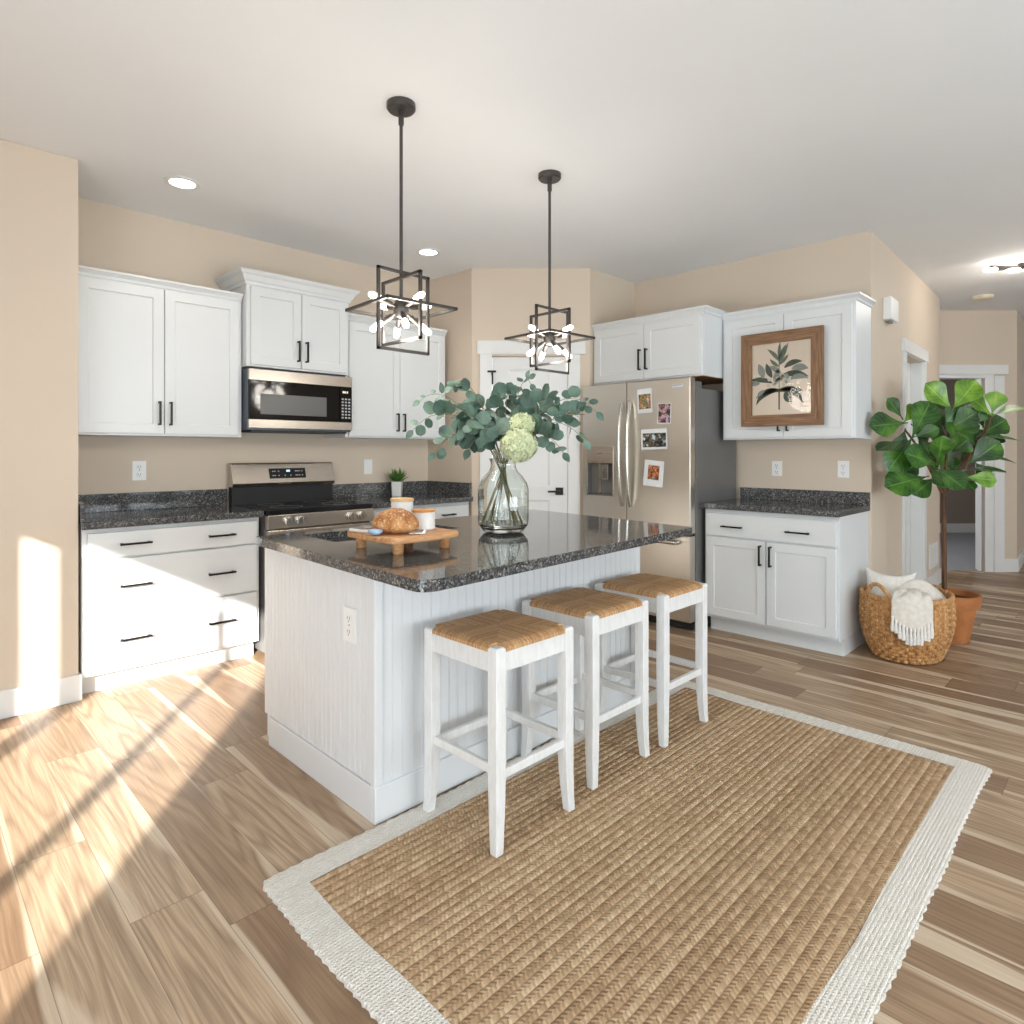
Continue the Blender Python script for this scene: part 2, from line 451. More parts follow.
# ------------------------------------------------------------------ mesh helpers
class B:
    def __init__(s): s.bm = bmesh.new()
    def v(s, p): return s.bm.verts.new(p)
    def f(s, vs):
        try: return s.bm.faces.new(vs)
        except ValueError: return None
    def box(s, x0, x1, y0, y1, z0, z1):
        p = [s.v(q) for q in ((x0, y0, z0), (x1, y0, z0), (x1, y1, z0), (x0, y1, z0), (x0, y0, z1), (x1, y0, z1), (x1, y1, z1), (x0, y1, z1))]
        for q in ((3, 2, 1, 0), (4, 5, 6, 7), (0, 1, 5, 4), (1, 2, 6, 5), (2, 3, 7, 6), (3, 0, 4, 7)):
            s.f([p[i] for i in q])
        return s
    def prism(s, poly, z0, z1):
        a = [s.v((x, y, z0)) for x, y in poly]; b = [s.v((x, y, z1)) for x, y in poly]
        n = len(poly)
        s.f(a[::-1]); s.f(b)
        for i in range(n): s.f([a[i], a[(i + 1) % n], b[(i + 1) % n], b[i]])
        return s
    def tube(s, pts, r, n=8, cap=True, flat=None):
        pts = [Vector(p) for p in pts]
        rr = r if callable(r) else (lambda t: r)
        rings = []
        up = Vector((0, 0, 1))
        prev = None
        for i, p in enumerate(pts):
            t = (pts[min(i + 1, len(pts) - 1)] - pts[max(i - 1, 0)]).normalized()
            if prev is None:
                a = t.cross(up)
                if a.length < 1e-3: a = t.cross(Vector((1, 0, 0)))
            else:
                a = prev - t * prev.dot(t)
            a.normalize(); prev = a
            b = t.cross(a)
            q = rr(i / max(1, len(pts) - 1))
            rings.append([s.v(p + a * (cos(2 * pi * k / n + pi / n) * q) + b * (sin(2 * pi * k / n + pi / n) * q)) for k in range(n)])
        for i in range(len(rings) - 1):
            for k in range(n):
                s.f([rings[i][k], rings[i][(k + 1) % n], rings[i + 1][(k + 1) % n], rings[i + 1][k]])
        if cap:
            s.f(rings[0][::-1]); s.f(rings[-1])
        return s
    def lathe(s, prof, n=32, c=(0, 0), sx=1.0, sy=1.0, close=False):
        rings = []
        for r, z in prof:
            if r < 1e-6: rings.append([s.v((c[0], c[1], z))])
            else: rings.append([s.v((c[0] + sx * r * cos(2 * pi * k / n), c[1] + sy * r * sin(2 * pi * k / n), z)) for k in range(n)])
        m = len(rings)
        for i in range(m if close else m - 1):
            a, b = rings[i], rings[(i + 1) % m]
            for k in range(n):
                q = [a[k % len(a)], a[(k + 1) % n % len(a)], b[(k + 1) % n % len(b)], b[k % len(b)]]
                u = []
                for w in q:
                    if w not in u: u.append(w)
                if len(u) > 2: s.f(u)
        return s

def obj(name, b, m, parent=None, loc=(0, 0, 0), rz=0.0, bevel=0.0, smooth=False, seg=2, angle=35, normals=True):
    bm = b.bm if isinstance(b, B) else b
    if normals: bmesh.ops.recalc_face_normals(bm, faces=bm.faces[:])
    me = bpy.data.meshes.new(name)
    bm.to_mesh(me); bm.free()
    if smooth:
        for p in me.polygons: p.use_smooth = True
        me.set_sharp_from_angle(angle=radians(angle))
    for mm in (m if isinstance(m, (list, tuple)) else [m]): me.materials.append(mm)
    o = bpy.data.objects.new(name, me)
    COL.objects.link(o)
    o.location = loc; o.rotation_euler = (0, 0, rz)
    if parent: o.parent = parent
    if bevel:
        md = o.modifiers.new('bevel', 'BEVEL')
        md.width = bevel; md.segments = seg; md.limit_method = 'ANGLE'; md.angle_limit = radians(40)
        md.harden_normals = False
    return o

def tag(o, label=None, cat=None, group=None, kind=None):
    if label: o['label'] = label
    if cat: o['category'] = cat
    if group: o['group'] = group
    if kind: o['kind'] = kind
    return o

def thing(name, label, cat, loc=(0, 0, 0), rz=0.0, group=None):
    o = bpy.data.objects.new(name, None)
    o.empty_display_size = 0.1
    COL.objects.link(o)
    o.location = loc; o.rotation_euler = (0, 0, rz)
    return tag(o, label, cat, group)

def struct(name, b, m, bevel=0.0, parent=None, loc=(0, 0, 0), rz=0.0):
    o = obj(name, b, m, parent, loc, rz, bevel)
    if not parent: o['kind'] = 'structure'
    return o

def sroot(name, loc=(0, 0, 0), rz=0.0):
    o = bpy.data.objects.new(name, None)
    COL.objects.link(o); o.location = loc; o.rotation_euler = (0, 0, rz)
    o['kind'] = 'structure'
    return o

def dup(root, loc=None, rz=None, label=None):
    r = root.copy(); COL.objects.link(r)
    if loc is not None: r.location = loc
    if rz is not None: r.rotation_euler = (0, 0, rz)
    if label: r['label'] = label
    for ch in list(root.children):
        c = ch.copy(); COL.objects.link(c); c.parent = r
        for gch in list(ch.children):
            d = gch.copy(); COL.objects.link(d); d.parent = c
    return r

R90 = -pi / 2
HC = 2.78          # ceiling height
YR = 4.44          # range wall
XF = 4.75          # refrigerator wall
S2 = sqrt(0.5)
def lf(lat, fwd, z=0.0):           # right-of-view / away-from-view offsets, used for the 45 degree walls
    return Vector((S2 * (lat + fwd), S2 * (fwd - lat), z))

# ------------------------------------------------------------------ room shell
struct('floor', B().box(-1.66, 14, -4.1, 7.6, -0.06, 0.0), M['floor'])
struct('ceiling', B().box(-1.66, 14, -4.1, 10.5, HC, HC + 0.1), M['ceiling'])

# window wall on the left (out of frame): openings let the low sun in
b = B()
XW0, XW1 = -1.64, -1.60
ops = [(-0.52, -0.008), (0.014, 0.895), (0.985, 1.235)]
ys = -4.0
for (a0, a1) in ops:
    b.box(XW0, XW1, ys, a0, 0, HC); ys = a1
b.box(XW0, XW1, ys, 4.0, 0, HC)
for (a0, a1) in ops:
    b.box(XW0, XW1, a0, a1, 2.14 if a1 < 1 else 2.06, HC); b.box(XW0, XW1, a0, a1, 0, 0.04)
struct('wall_left', b, M['wall'])
for i, (a0, a1) in enumerate(ops):
    b = B()
    b.box(-1.66, -1.59, a0 - 0.003, a0, 0.0, 2.06); b.box(-1.66, -1.59, a1, a1 + 0.003, 0.0, 2.06)
    struct('window_%d' % (i + 1), b, M['trim'])
struct('wall_back', B().box(-1.66, 14, -4.1, -4.0, 0, HC), M['wall'])
struct('wall_right', B().box(13.9, 14, -4.0, 7.6, 0, HC), M['wall'])

struct('wall_near_left', B().box(-1.6, 0.715, 3.868, 4.6, 0, HC), M['wall'], 0.004)
struct('baseboard_near_left', B().box(-1.6, 0.728, 3.852, 3.868, 0, 0.135).box(0.715, 0.728, 3.868, 3.90, 0, 0.135), M['trim'], 0.003)
struct('wall_range', B().box(0.715, 3.392, YR, YR + 0.1, 0, HC), M['wall'])
struct('wall_pantry_side', B().prism([(3.413, 3.880), (3.50, 3.967), (3.50, YR + 0.1), (3.392, YR + 0.1), (3.392, YR)], 0, HC), M['wall'])
# diagonal pantry wall, with its door
pw = lf(0, 5.16)
b = B()
for (a0, a1, z0, z1) in ((-0.33, -0.165, 0, HC), (0.462, 0.640, 0, HC), (-0.165, 0.462, 2.06, HC)):
    b.box(a0, a1, 0, 0.1, z0, z1)
struct('wall_pantry', b, M['wall'], loc=pw, rz=-pi / 4)
struct('wall_refrigerator_side', B().box(4.10, XF + 0.1, 3.20, 3.30, 0, HC), M['wall'])
struct('wall_refrigerator', B().prism([(XF, 1.30), (XF, 3.20), (XF + 0.1, 3.20), (XF + 0.1, 1.31)], 0, HC), M['wall'], 0.003)

def shaker(x0, x1, z0, z1, y=-0.02, t=0.02, fr=0.057, rec=0.007):
    b = B()
    ix0, ix1, iz0, iz1 = x0 + fr, x1 - fr, z0 + fr, z1 - fr
    def ring(a0, a1, c0, c1, yy): return [b.v(p) for p in ((a0, yy, c0), (a1, yy, c0), (a1, yy, c1), (a0, yy, c1))]
    e = 0.002
    r0 = ring(x0, x1, z0, z1, y + t); r1 = ring(x0, x1, z0, z1, y + e); r2 = ring(x0 + e, x1 - e, z0 + e, z1 - e, y)
    r3 = ring(ix0, ix1, iz0, iz1, y); r4 = ring(ix0 + 0.004, ix1 - 0.004, iz0 + 0.004, iz1 - 0.004, y + rec)
    for a, c in ((r0, r1), (r1, r2), (r2, r3), (r3, r4)):
        for i in range(4): b.f([a[i], a[(i + 1) % 4], c[(i + 1) % 4], c[i]])
    b.f(r4); b.f(r0[::-1])
    return b

def panel_door(w, h, panels, y=0.0, t=0.035):
    """interior door slab with recessed panels given as (x0, x1, z0, z1)"""
    b = B()
    xs = sorted({0, w} | {p[0] for p in panels} | {p[1] for p in panels})
    zs = sorted({0.0, h} | {p[2] for p in panels} | {p[3] for p in panels})
    for i in range(len(xs) - 1):
        for j in range(len(zs) - 1):
            q = (xs[i], xs[i + 1], zs[j], zs[j + 1])
            if any(p[0] <= q[0] and p[1] >= q[1] and p[2] <= q[2] and p[3] >= q[3] for p in panels):
                m = 0.015
                o_ = [b.v((q[0], y, q[2])), b.v((q[1], y, q[2])), b.v((q[1], y, q[3])), b.v((q[0], y, q[3]))]
                n_ = [b.v((q[0] + m, y + 0.009, q[2] + m)), b.v((q[1] - m, y + 0.009, q[2] + m)), b.v((q[1] - m, y + 0.009, q[3] - m)), b.v((q[0] + m, y + 0.009, q[3] - m))]
                for k in range(4): b.f([o_[k], o_[(k + 1) % 4], n_[(k + 1) % 4], n_[k]])
                b.f(n_)
            else:
                b.f([b.v((q[0], y, q[2])), b.v((q[1], y, q[2])), b.v((q[1], y, q[3])), b.v((q[0], y, q[3]))])
    bmesh.ops.remove_doubles(b.bm, verts=b.bm.verts[:], dist=1e-5)
    bk = [b.v(p) for p in ((0, y + t, 0), (w, y + t, 0), (w, y + t, h), (0, y + t, h))]
    ft = [b.v(p) for p in ((0, y, 0), (w, y, 0), (w, y, h), (0, y, h))]
    b.f(bk)
    for k in range(4): b.f([ft[k], ft[(k + 1) % 4], bk[(k + 1) % 4], bk[k]])
    bmesh.ops.remove_doubles(b.bm, verts=b.bm.verts[:], dist=1e-5)
    return b

# door_1: pantry door on the diagonal wall
d1 = sroot('door_1', pw, -pi / 4)
sl = obj('door_slab', panel_door(0.613, 2.045, [(0.13, 0.467, 0.985, 1.945), (0.13, 0.467, 0.16, 0.875)], 0.005), M['trim'], d1, (-0.159, 0, 0.008))
obj('casing', B().box(-0.262, -0.163, -0.018, 0, 0, 2.075), M['trim'], d1, bevel=0.002)
obj('casing', B().box(0.459, 0.556, -0.018, 0, 0, 2.075), M['trim'], d1, bevel=0.002)
obj('head_casing', B().box(-0.285, 0.60, -0.026, 0, 2.075, 2.185), M['trim'], d1, bevel=0.002)
hd = obj('door_handle', B().box(0.357, 0.419, -0.012, 0.006, 0.925, 0.985), M['black'], d1, bevel=0.002)
obj('lever', B().tube([(0.388, -0.012, 0.955), (0.388, -0.05, 0.955), (0.30, -0.055, 0.955)], 0.008, 10).box(0.29, 0.39, -0.062, -0.05, 0.947, 0.963), M['black'], hd)
for z in (1.83, 0.25):
    obj('hinge', B().box(-0.166, -0.154, -0.022, -0.002, z, z + 0.1), M['black'], d1)
obj('hinge_stop', B().box(-0.20, -0.13, -0.032, -0.022, 1.925, 1.94).box(-0.168, -0.155, -0.03, -0.0, 1.90, 1.94), M['black'], d1)

# hall wall (turned 2.2 degrees), with a recessed doorway
hw = (XF, 1.30, 0); HR = radians(2.2)
b = B()
b.box(0.012, 1.02, 0, 0.12, 0, HC); b.box(1.72, 2.56, 0, 0.12, 0, HC); b.box(1.02, 1.72, 0, 0.12, 2.06, HC)
struct('wall_hall', b, M['wall'], loc=hw, rz=HR)
d2 = sroot('door_2', hw, HR)
obj('door_slab', panel_door(0.70, 2.05, [(0.12, 0.58, 0.98, 1.93), (0.12, 0.58, 0.16, 0.86)], 0.085), M['trim'], d2, (1.02, 0, 0.006))
for (a0, a1) in ((0.93, 1.02), (1.72, 1.81)):
    obj('casing', B().box(a0, a1, -0.018, 0.0, 0, 2.07), M['trim'], d2, bevel=0.002)
for (a0, a1) in ((1.02, 1.04), (1.70, 1.72)):
    obj('jamb', B().box(a0, a1, -0.002, 0.084, 0, 2.06), M['trim'], d2)
obj('head_casing', B().box(0.90, 1.85, -0.026, 0, 2.07, 2.17), M['trim'], d2, bevel=0.002)
obj('door_knob', B().tube([(1.15, 0.085, 0.985), (1.15, 0.05, 0.985), (1.15, 0.045, 0.985), (1.15, 0.015, 0.985)], lambda t: 0.012 if t < 0.4 else 0.027, 14), M['black'], d2, smooth=True)
struct('baseboard_hall', B().box(1.81, 2.56, -0.014, 0, 0, 0.14).box(0.02, 0.93, -0.014, 0, 0, 0.14), M['trim'], 0.002, loc=hw, rz=HR)
struct('baseboard_refrigerator', B().box(XF - 0.012, XF, 1.30, 1.31, 0, 0.1), M['trim'])

# far diagonal wall with an open doorway to a carpeted room
fw = lf(0, 6.7)
b = B()
b.box(4.2, 4.40, 0, 0.12, 0, HC); b.box(5.03, 5.37, 0, 0.12, 0, HC); b.box(4.40, 5.03, 0, 0.12, 2.07, HC)
struct('wall_hall_end', b, M['wall'], 0.0, loc=fw, rz=-pi / 4)
d3 = sroot('door_3', fw, -pi / 4)
obj('casing', B().box(5.12, 5.225, -0.02, 0, 0, 2.085), M['trim'], d3, bevel=0.002)
obj('jamb', B().box(5.03, 5.12, -0.006, 0.12, 0, 2.085).box(5.015, 5.03, 0.045, 0.12, 0, 2.06), M['trim'], d3, bevel=0.002)
obj('head_casing', B().box(4.3, 5.262, -0.026, 0, 2.10, 2.20), M['trim'], d3, bevel=0.002)
obj('head_jamb', B().box(4.3, 5.12, -0.008, 0.12, 2.06, 2.10), M['trim'], d3, bevel=0.002)
struct('baseboard_hall_end', B().box(5.225, 5.375, -0.014, 0, 0, 0.14), M['trim'], 0.002, loc=fw, rz=-pi / 4)
# wall running on from that corner
cw = fw + lf(5.37, 0)
struct('wall_hall_side', B().box(0, 4.5, 0, 0.1, 0, HC), M['wall'], loc=cw, rz=radians(2.5))
struct('baseboard_hall_side', B().box(0.0, 4.5, -0.014, 0, 0, 0.14), M['trim'], loc=cw, rz=radians(2.5))
# the carpeted room
def world_poly(pts): return [tuple(p)[:2] for p in pts]
struct('floor_bedroom', B().prism(world_poly([lf(3.0, 6.79), lf(5.34, 6.79), Vector((13.2, 1.20)), lf(8.6, 9.9), lf(3.0, 9.9)]), 0.001, 0.008), M['carpet'])
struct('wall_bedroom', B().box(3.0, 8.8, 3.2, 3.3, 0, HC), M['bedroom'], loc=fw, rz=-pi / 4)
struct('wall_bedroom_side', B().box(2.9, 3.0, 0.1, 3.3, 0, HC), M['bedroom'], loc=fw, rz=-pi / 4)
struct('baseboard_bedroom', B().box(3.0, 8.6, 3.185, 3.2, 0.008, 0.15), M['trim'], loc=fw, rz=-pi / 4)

# ------------------------------------------------------------------ cabinets
def pull(parent, x, z, length, vertical, y=-0.02, off=0.03):
    b = B(); r = 0.0055; h = length / 2
    if vertical:
        b.box(x - r, x + r, y - off - r, y - off + r, z - h, z + h)
        for s in (-1, 1): b.box(x - r, x + r, y - off, y, z + s * (h - r) - r, z + s * (h - r) + r)
    else:
        b.box(x - h, x + h, y - off - r, y - off + r, z - r, z + r)
        for s in (-1, 1): b.box(x + s * (h - 0.012) - r, x + s * (h - 0.012) + r, y - off, y, z - r, z + r)
    return obj('handle', b, M['black'], parent, bevel=0.0012)

def crown(w, depth, prof, left=True, right=True):
    """moulding swept round the top of a cabinet; prof = (out, z)"""
    path = []
    if left: path.append((0, depth, -1, 0))
    path.append((0, 0, -1 if left else 0, -1)); path.append((w, 0, 1 if right else 0, -1))
    if right: path.append((w, depth, 1, 0))
    b = B(); rows = []
    for (x, y, dx, dy) in path:
        rows.append([b.v((x + dx * o, y + dy * o, z)) for o, z in prof])
    n = len(prof)
    for i in range(len(rows) - 1):
        for k in range(n): b.f([rows[i][k], rows[i + 1][k], rows[i + 1][(k + 1) % n], rows[i][(k + 1) % n]])
    b.f(rows[0]); b.f(rows[-1][::-1])
    return b
SMALL = lambda z: [(0, z - 0.045), (0.008, z - 0.045), (0.012, z - 0.03), (0.026, z - 0.014), (0.03, z - 0.012), (0.03, z), (0, z)]
BIG = lambda z: [(0, z - 0.085), (0.010, z - 0.085), (0.014, z - 0.068), (0.022, z - 0.06), (0.038, z - 0.03), (0.052, z - 0.02), (0.056, z - 0.012), (0.06, z - 0.01), (0.06, z), (0, z)]

def upper(name, label, loc, rz, w, z0, z1, depth, hz, prof, crown_z, handle_x=0.03, left=True, right=True, under=None, hl=0.14, st=0.022):
    t = thing(name, label, 'cabinet', loc, rz)
    obj('body', B().box(0, w, 0, depth, z0, z1), M['cab'], t, bevel=0.002)
    if under: obj('underside', B().box(0.012, w - 0.012, 0.012, depth - 0.01, z0 - 0.003, z0 + 0.001), under, t)
    h = w / 2
    for s, (a0, a1) in ((-1, (st, h - 0.002)), (1, (h + 0.002, w - st))):
        d = obj('door', shaker(a0, a1, z0 + 0.012, z1 - 0.03), M['cab'], t)
        pull(d, h + s * handle_x, hz, hl, True)
    obj('crown_moulding', crown(w, depth, prof(crown_z), left, right), M['cab'], t)
    return t

upper('upper_cabinet', 'tall white double-door wall cabinet nearest the left wall, above the drawer base', (0.725, 4.12, 0), 0, 0.92, 1.372, 2.27, YR - 4.12 - 0.002, 1.505, SMALL, 2.295, left=False, right=False)
upper('upper_cabinet', 'short white wall cabinet with wide crown moulding directly above the microwave', (1.652, 4.06, 0), 0, 0.735, 1.83, 2.375, YR - 4.06 - 0.002, 1.955, BIG, 2.44)
upper('upper_cabinet', 'tall white double-door wall cabinet right of the microwave, behind the eucalyptus', (2.395, 4.12, 0), 0, 0.935, 1.383, 2.265, YR - 4.12 - 0.002, 1.505, SMALL, 2.29, left=False, right=False)
upper('upper_cabinet', 'low wide white wall cabinet directly above the steel refrigerator', (4.15, 3.195, 0), R90, 0.985, 1.825, 2.285, XF - 4.15 - 0.002, 1.985, SMALL, 2.318, left=False, right=True, under=M['woodunder'], hl=0.16)
upper('upper_cabinet', 'white wall cabinet with the framed botanical print hanging on its doors', (4.43, 2.206, 0), R90, 0.906, 1.366, 2.265, XF - 4.43 - 0.002, 1.49, SMALL, 2.30, left=False, right=True)

# base cabinets
def base_cabinet(label, loc, rz, w, depth, toe_side=False):
    t = thing('base_cabinet', label, 'cabinet', loc, rz)
    obj('body', B().box(0, w, 0, depth, 0.105, 0.876), M['cab'], t, bevel=0.002)
    obj('toe_kick', B().box(0.004, w - (0 if toe_side else 0.004), 0.075, depth, 0, 0.105), M['cab'], t)
    return t
t = base_cabinet('white base cabinet of three wide drawers standing left of the range', (0.730, 3.878, 0), 0, 0.925, YR - 3.878 - 0.002)
for (z0, z1, hz) in ((0.716, 0.852, 0.785), (0.426, 0.706, 0.562), (0.122, 0.416, 0.275)):
    d = obj('drawer', B().box(0.022, 0.905, -0.02, 0.0, z0, z1), M['cab'], t, bevel=0.003)
    for hx in (0.24, 0.69): pull(d, hx, hz, 0.155, False)
t = base_cabinet('white base cabinet right of the range, mostly hidden behind the island', (2.455, 3.878, 0), 0, 0.925, YR - 3.878 - 0.002)
for (a0, a1) in ((0.02, 0.458), (0.467, 0.905)):
    d = obj('drawer', B().box(a0, a1, -0.02, 0, 0.716, 0.852), M['cab'], t, bevel=0.003)
    pull(d, (a0 + a1) / 2, 0.785, 0.13, False)
    d = obj('door', shaker(a0, a1, 0.122, 0.706), M['cab'], t)
t = base_cabinet('white two-door base cabinet standing between refrigerator and wicker basket', (4.173, 2.213, 0), R90, 0.897, XF - 4.173 - 0.002, True)
d = obj('drawer', B().box(0.016, 0.88, -0.02, 0, 0.69, 0.845), M['cab'], t, bevel=0.003)
for hx in (0.214, 0.655): pull(d, hx, 0.76, 0.15, False)
for s, (a0, a1) in ((-1, (0.016, 0.441)), (1, (0.449, 0.88))):
    d = obj('door', shaker(a0, a1, 0.124, 0.678), M['cab'], t)
    pull(d, 0.445 + s * 0.034, 0.585, 0.135, True)

# counters
def rounded(pts, rad, seg=6):
    out = []
    n = len(pts)
    for i, p in enumerate(pts):
        r = rad[i]
        P, A, C = Vector(p), Vector(pts[i - 1]), Vector(pts[(i + 1) % n])
        if r <= 0: out.append(tuple(p)); continue
        u, w = (A - P).normalized(), (C - P).normalized()
        p0, p1 = P + u * r, P + w * r
        for k in range(seg + 1):
            q = k / seg
            out.append(tuple(p0 * (1 - q) ** 2 + P * 2 * q * (1 - q) + p1 * q * q))
    return out
t = thing('countertop', 'dark speckled granite countertop left of the range with low backsplash', 'countertop', (0.72, 3.83, 0.877))
obj('slab', B().box(0, 0.948, 0, YR - 3.83, 0, 0.038), M['granite'], t, bevel=0.004)
obj('backsplash', B().box(0, 0.948, YR - 3.83 - 0.022, YR - 3.83, 0.038, 0.148), M['granite'], t, bevel=0.002)
obj('side_splash', B().box(0, 0.022, 0.02, YR - 3.83 - 0.022, 0.038, 0.135), M['granite'], t, bevel=0.002)
t = thing('countertop', 'dark speckled granite countertop right of the range, holding the potted succulent', 'countertop', (2.44, 3.83, 0.877))
obj('slab', B().box(0, 0.947, 0, YR - 3.83, 0, 0.038), M['granite'], t, bevel=0.004)
obj('backsplash', B().box(0, 0.947, YR - 3.83 - 0.022, YR - 3.83, 0.038, 0.148), M['granite'], t, bevel=0.002)
obj('side_splash', B().box(0.925, 0.947, 0.02, YR - 3.83 - 0.022, 0.038, 0.148), M['granite'], t, bevel=0.002)
t = thing('countertop', 'dark speckled granite countertop beside the refrigerator, under the framed print', 'countertop', (4.125, 2.235, 0.877), R90)
obj('slab', B().box(0, 0.930, 0, XF - 4.125, 0, 0.038), M['granite'], t, bevel=0.004)
obj('backsplash', B().box(0.02, 0.930, XF - 4.125 - 0.022, XF - 4.125, 0.038, 0.125), M['granite'], t, bevel=0.002)

# ------------------------------------------------------------------ range and microwave
t = thing('range', 'stainless steel electric range with black glass cooktop between the base cabinets', 'range', (1.678, 3.80, 0))
w = 0.752
obj('body', B().box(0, w, 0.05, YR - 3.80 - 0.01, 0.03, 0.885), M['fridge_side'], t)
obj('cooktop', B().box(-0.004, w + 0.004, 0.012, 0.56, 0.886, 0.918), M['cooktop'], t, bevel=0.004)
for (cx, cy, r) in ((0.2, 0.17, 0.1), (0.55, 0.17, 0.085), (0.2, 0.41, 0.08), (0.55, 0.41, 0.1)):
    b = B()
    b.lathe([(r, 0.9181), (r, 0.9186), (r - 0.003, 0.9186), (r - 0.003, 0.9181)], 48, (cx, cy), close=True)
    obj('burner_ring', b, M['slot'], t)
obj('control_panel', B().prism([(0, 0.0), (w, 0.0), (w, 0.06), (0, 0.06)], 0.797, 0.884), M['steel'], t, bevel=0.003)
for kx in (0.135, 0.212, 0.578, 0.655):
    kb = obj('knob', B().tube([(kx, 0.0, 0.84), (kx, -0.008, 0.84), (kx, -0.009, 0.84), (kx, -0.03, 0.84)], lambda q: 0.030 if q < 0.5 else 0.026, 24), M['chrome'], t, smooth=True)
    obj('knob_grip', B().box(kx - 0.005, kx + 0.005, -0.037, -0.029, 0.822, 0.858), M['chrome'], kb, bevel=0.002)
dr = obj('oven_door', B().box(0.004, w - 0.004, 0.012, 0.05, 0.20, 0.787), M['steel'], t, bevel=0.004)
obj('oven_window', B().box(0.11, w - 0.11, 0.009, 0.013, 0.30, 0.62), M['blackglass'], dr)
obj('oven_handle', B().tube([(0.05, 0.01, 0.752), (0.05, -0.04, 0.752), (0.06, -0.045, 0.752), (w - 0.06, -0.045, 0.752), (w - 0.05, -0.04, 0.752), (w - 0.05, 0.01, 0.752)], 0.011, 12), M['steelhandle'], dr, smooth=True)
obj('storage_drawer', B().box(0.004, w - 0.004, 0.014, 0.05, 0.05, 0.19), M['steel'], t, bevel=0.004)
def yz_prism(pts, x0, x1):
    b = B()
    a = [b.v((x0, y, z)) for y, z in pts]; c = [b.v((x1, y, z)) for y, z in pts]
    n = len(pts); b.f(a); b.f(c[::-1])
    for i in range(n): b.f([a[i], a[(i + 1) % n], c[(i + 1) % n], c[i]])
    return b
obj('vent_strip', B().box(0.0, w, 0.565, 0.615, 0.886, 1.035), M['rubber'], t)
bg = obj('backguard', yz_prism([(0.545, 1.035), (0.535, 1.06), (0.575, 1.19), (0.585, 1.2), (0.62, 1.2), (0.62, 1.035)], -0.004, w + 0.004), M['steel'], t, bevel=0.003)
dp = obj('display', B().box(0, 0.27, -0.003, 0.002, 0, 0.072), M['blackglass'], t, (0.255, 0.5425, 1.090))
dp.rotation_euler = (radians(-17), 0, 0)
for row in (0.016, 0.047):
    for gx in (0.02, 0.034, 0.062, 0.108, 0.15, 0.19, 0.202, 0.216, 0.238):
        if 0.1 < gx < 0.16 and row > 0.04: continue
        obj('touch_key', B().box(gx, gx + 0.009, -0.0036, -0.003, row, row + 0.007), M['glyph'], dp)
obj('clock_digits', B().box(0.125, 0.137, -0.0036, -0.003, 0.046, 0.06).box(0.139, 0.151, -0.0036, -0.003, 0.046, 0.06), M['blue'], dp)

t = thing('microwave', 'stainless over-the-range microwave with black glass door above the range', 'microwave', (1.652, 4.02, 1.42))
w, h = 0.742, 0.392
obj('case', B().box(0, w, 0.022, YR - 4.02, 0, h), M['microside'], t, bevel=0.002)
obj('top_band', B().box(0, w, 0.0, 0.022, h - 0.072, h), M['steel'], t, bevel=0.002)
obj('bottom_band', B().box(0, w, 0.0, 0.022, 0.012, 0.068), M['steel'], t, bevel=0.002)
d = obj('door', B().box(0.004, 0.640, 0.002, 0.022, 0.069, h - 0.073), M['blackglass'], t)
obj('window', B().box(0.075, 0.54, 0.0005, 0.003, 0.102, 0.235), M['mesh'], d)
k = obj('control_pad', B().box(0.646, w - 0.003, 0.002, 0.022, 0.069, h - 0.073), M['blackglass'], t)
for r in range(7):
    for c in range(3):
        obj('key', B().box(0.658 + c * 0.026, 0.674 + c * 0.026, 0.001, 0.0022, 0.095 + r * 0.022, 0.106 + r * 0.022), M['glyph'], k)
obj('clock_digits', B().box(0.665, 0.676, 0.001, 0.0022, 0.275, 0.29).box(0.679, 0.69, 0.001, 0.0022, 0.275, 0.29).box(0.697, 0.708, 0.001, 0.0022, 0.275, 0.29), M['amber'], k)
obj('vent_grille', B().box(0.03, w - 0.03, 0.03, 0.3, -0.012, 0.0), M['rubber'], t)

# ------------------------------------------------------------------ refrigerator
t = thing('refrigerator', 'stainless french-door refrigerator with photos on its right door', 'refrigerator', (4.0, 3.19, 0), R90)
w = 0.955
obj('case', B().box(0.012, w - 0.004, 0.085, 0.715, 0.02, 1.735), M['fridge_side'], t, bevel=0.004)
obj('hinge_cover', B().box(w - 0.12, w - 0.02, 0.03, 0.2, 1.735, 1.785), M['fridge_side'], t, bevel=0.004)
obj('hinge_cover', B().box(0.02, 0.12, 0.03, 0.2, 1.735, 1.785), M['fridge_side'], t, bevel=0.004)
obj('gasket', B().box(0.01, w - 0.01, 0.07, 0.085, 0.06, 1.73), M['rubber'], t)
# left door, with the dispenser recess left open
b = B()
X0, X1, Z0, Z1 = 0.0, 0.419, 0.70, 1.802
rx0, rx1, rz0, rz1 = 0.045, 0.292, 0.945, 1.188
b.box(X0, rx0, 0, 0.07, Z0, Z1).box(rx1, X1, 0, 0.07, Z0, Z1).box(rx0, rx1, 0, 0.07, Z0, rz0).box(rx0, rx1, 0, 0.07, rz1, Z1).box(rx0, rx1, 0.055, 0.07, rz0, rz1)
ld = obj('door', b, M['steelv'], t)
obj('dispenser_panel', B().box(rx0 - 0.008, rx1 + 0.008, -0.006, 0.0, rz1, 1.318).box(rx0 - 0.008, rx0, -0.004, 0, rz0 - 0.02, rz1).box(rx1, rx1 + 0.008, -0.004, 0, rz0 - 0.02, rz1), M['steel'], ld, bevel=0.0015)
obj('dispenser_recess', B().box(rx0, rx1, 0.05, 0.054, rz0, rz1).box(rx0, rx0 + 0.003, 0.003, 0.05, rz0, rz1).box(rx1 - 0.003, rx1, 0.003, 0.05, rz0, rz1), M['fridge_side'], ld)
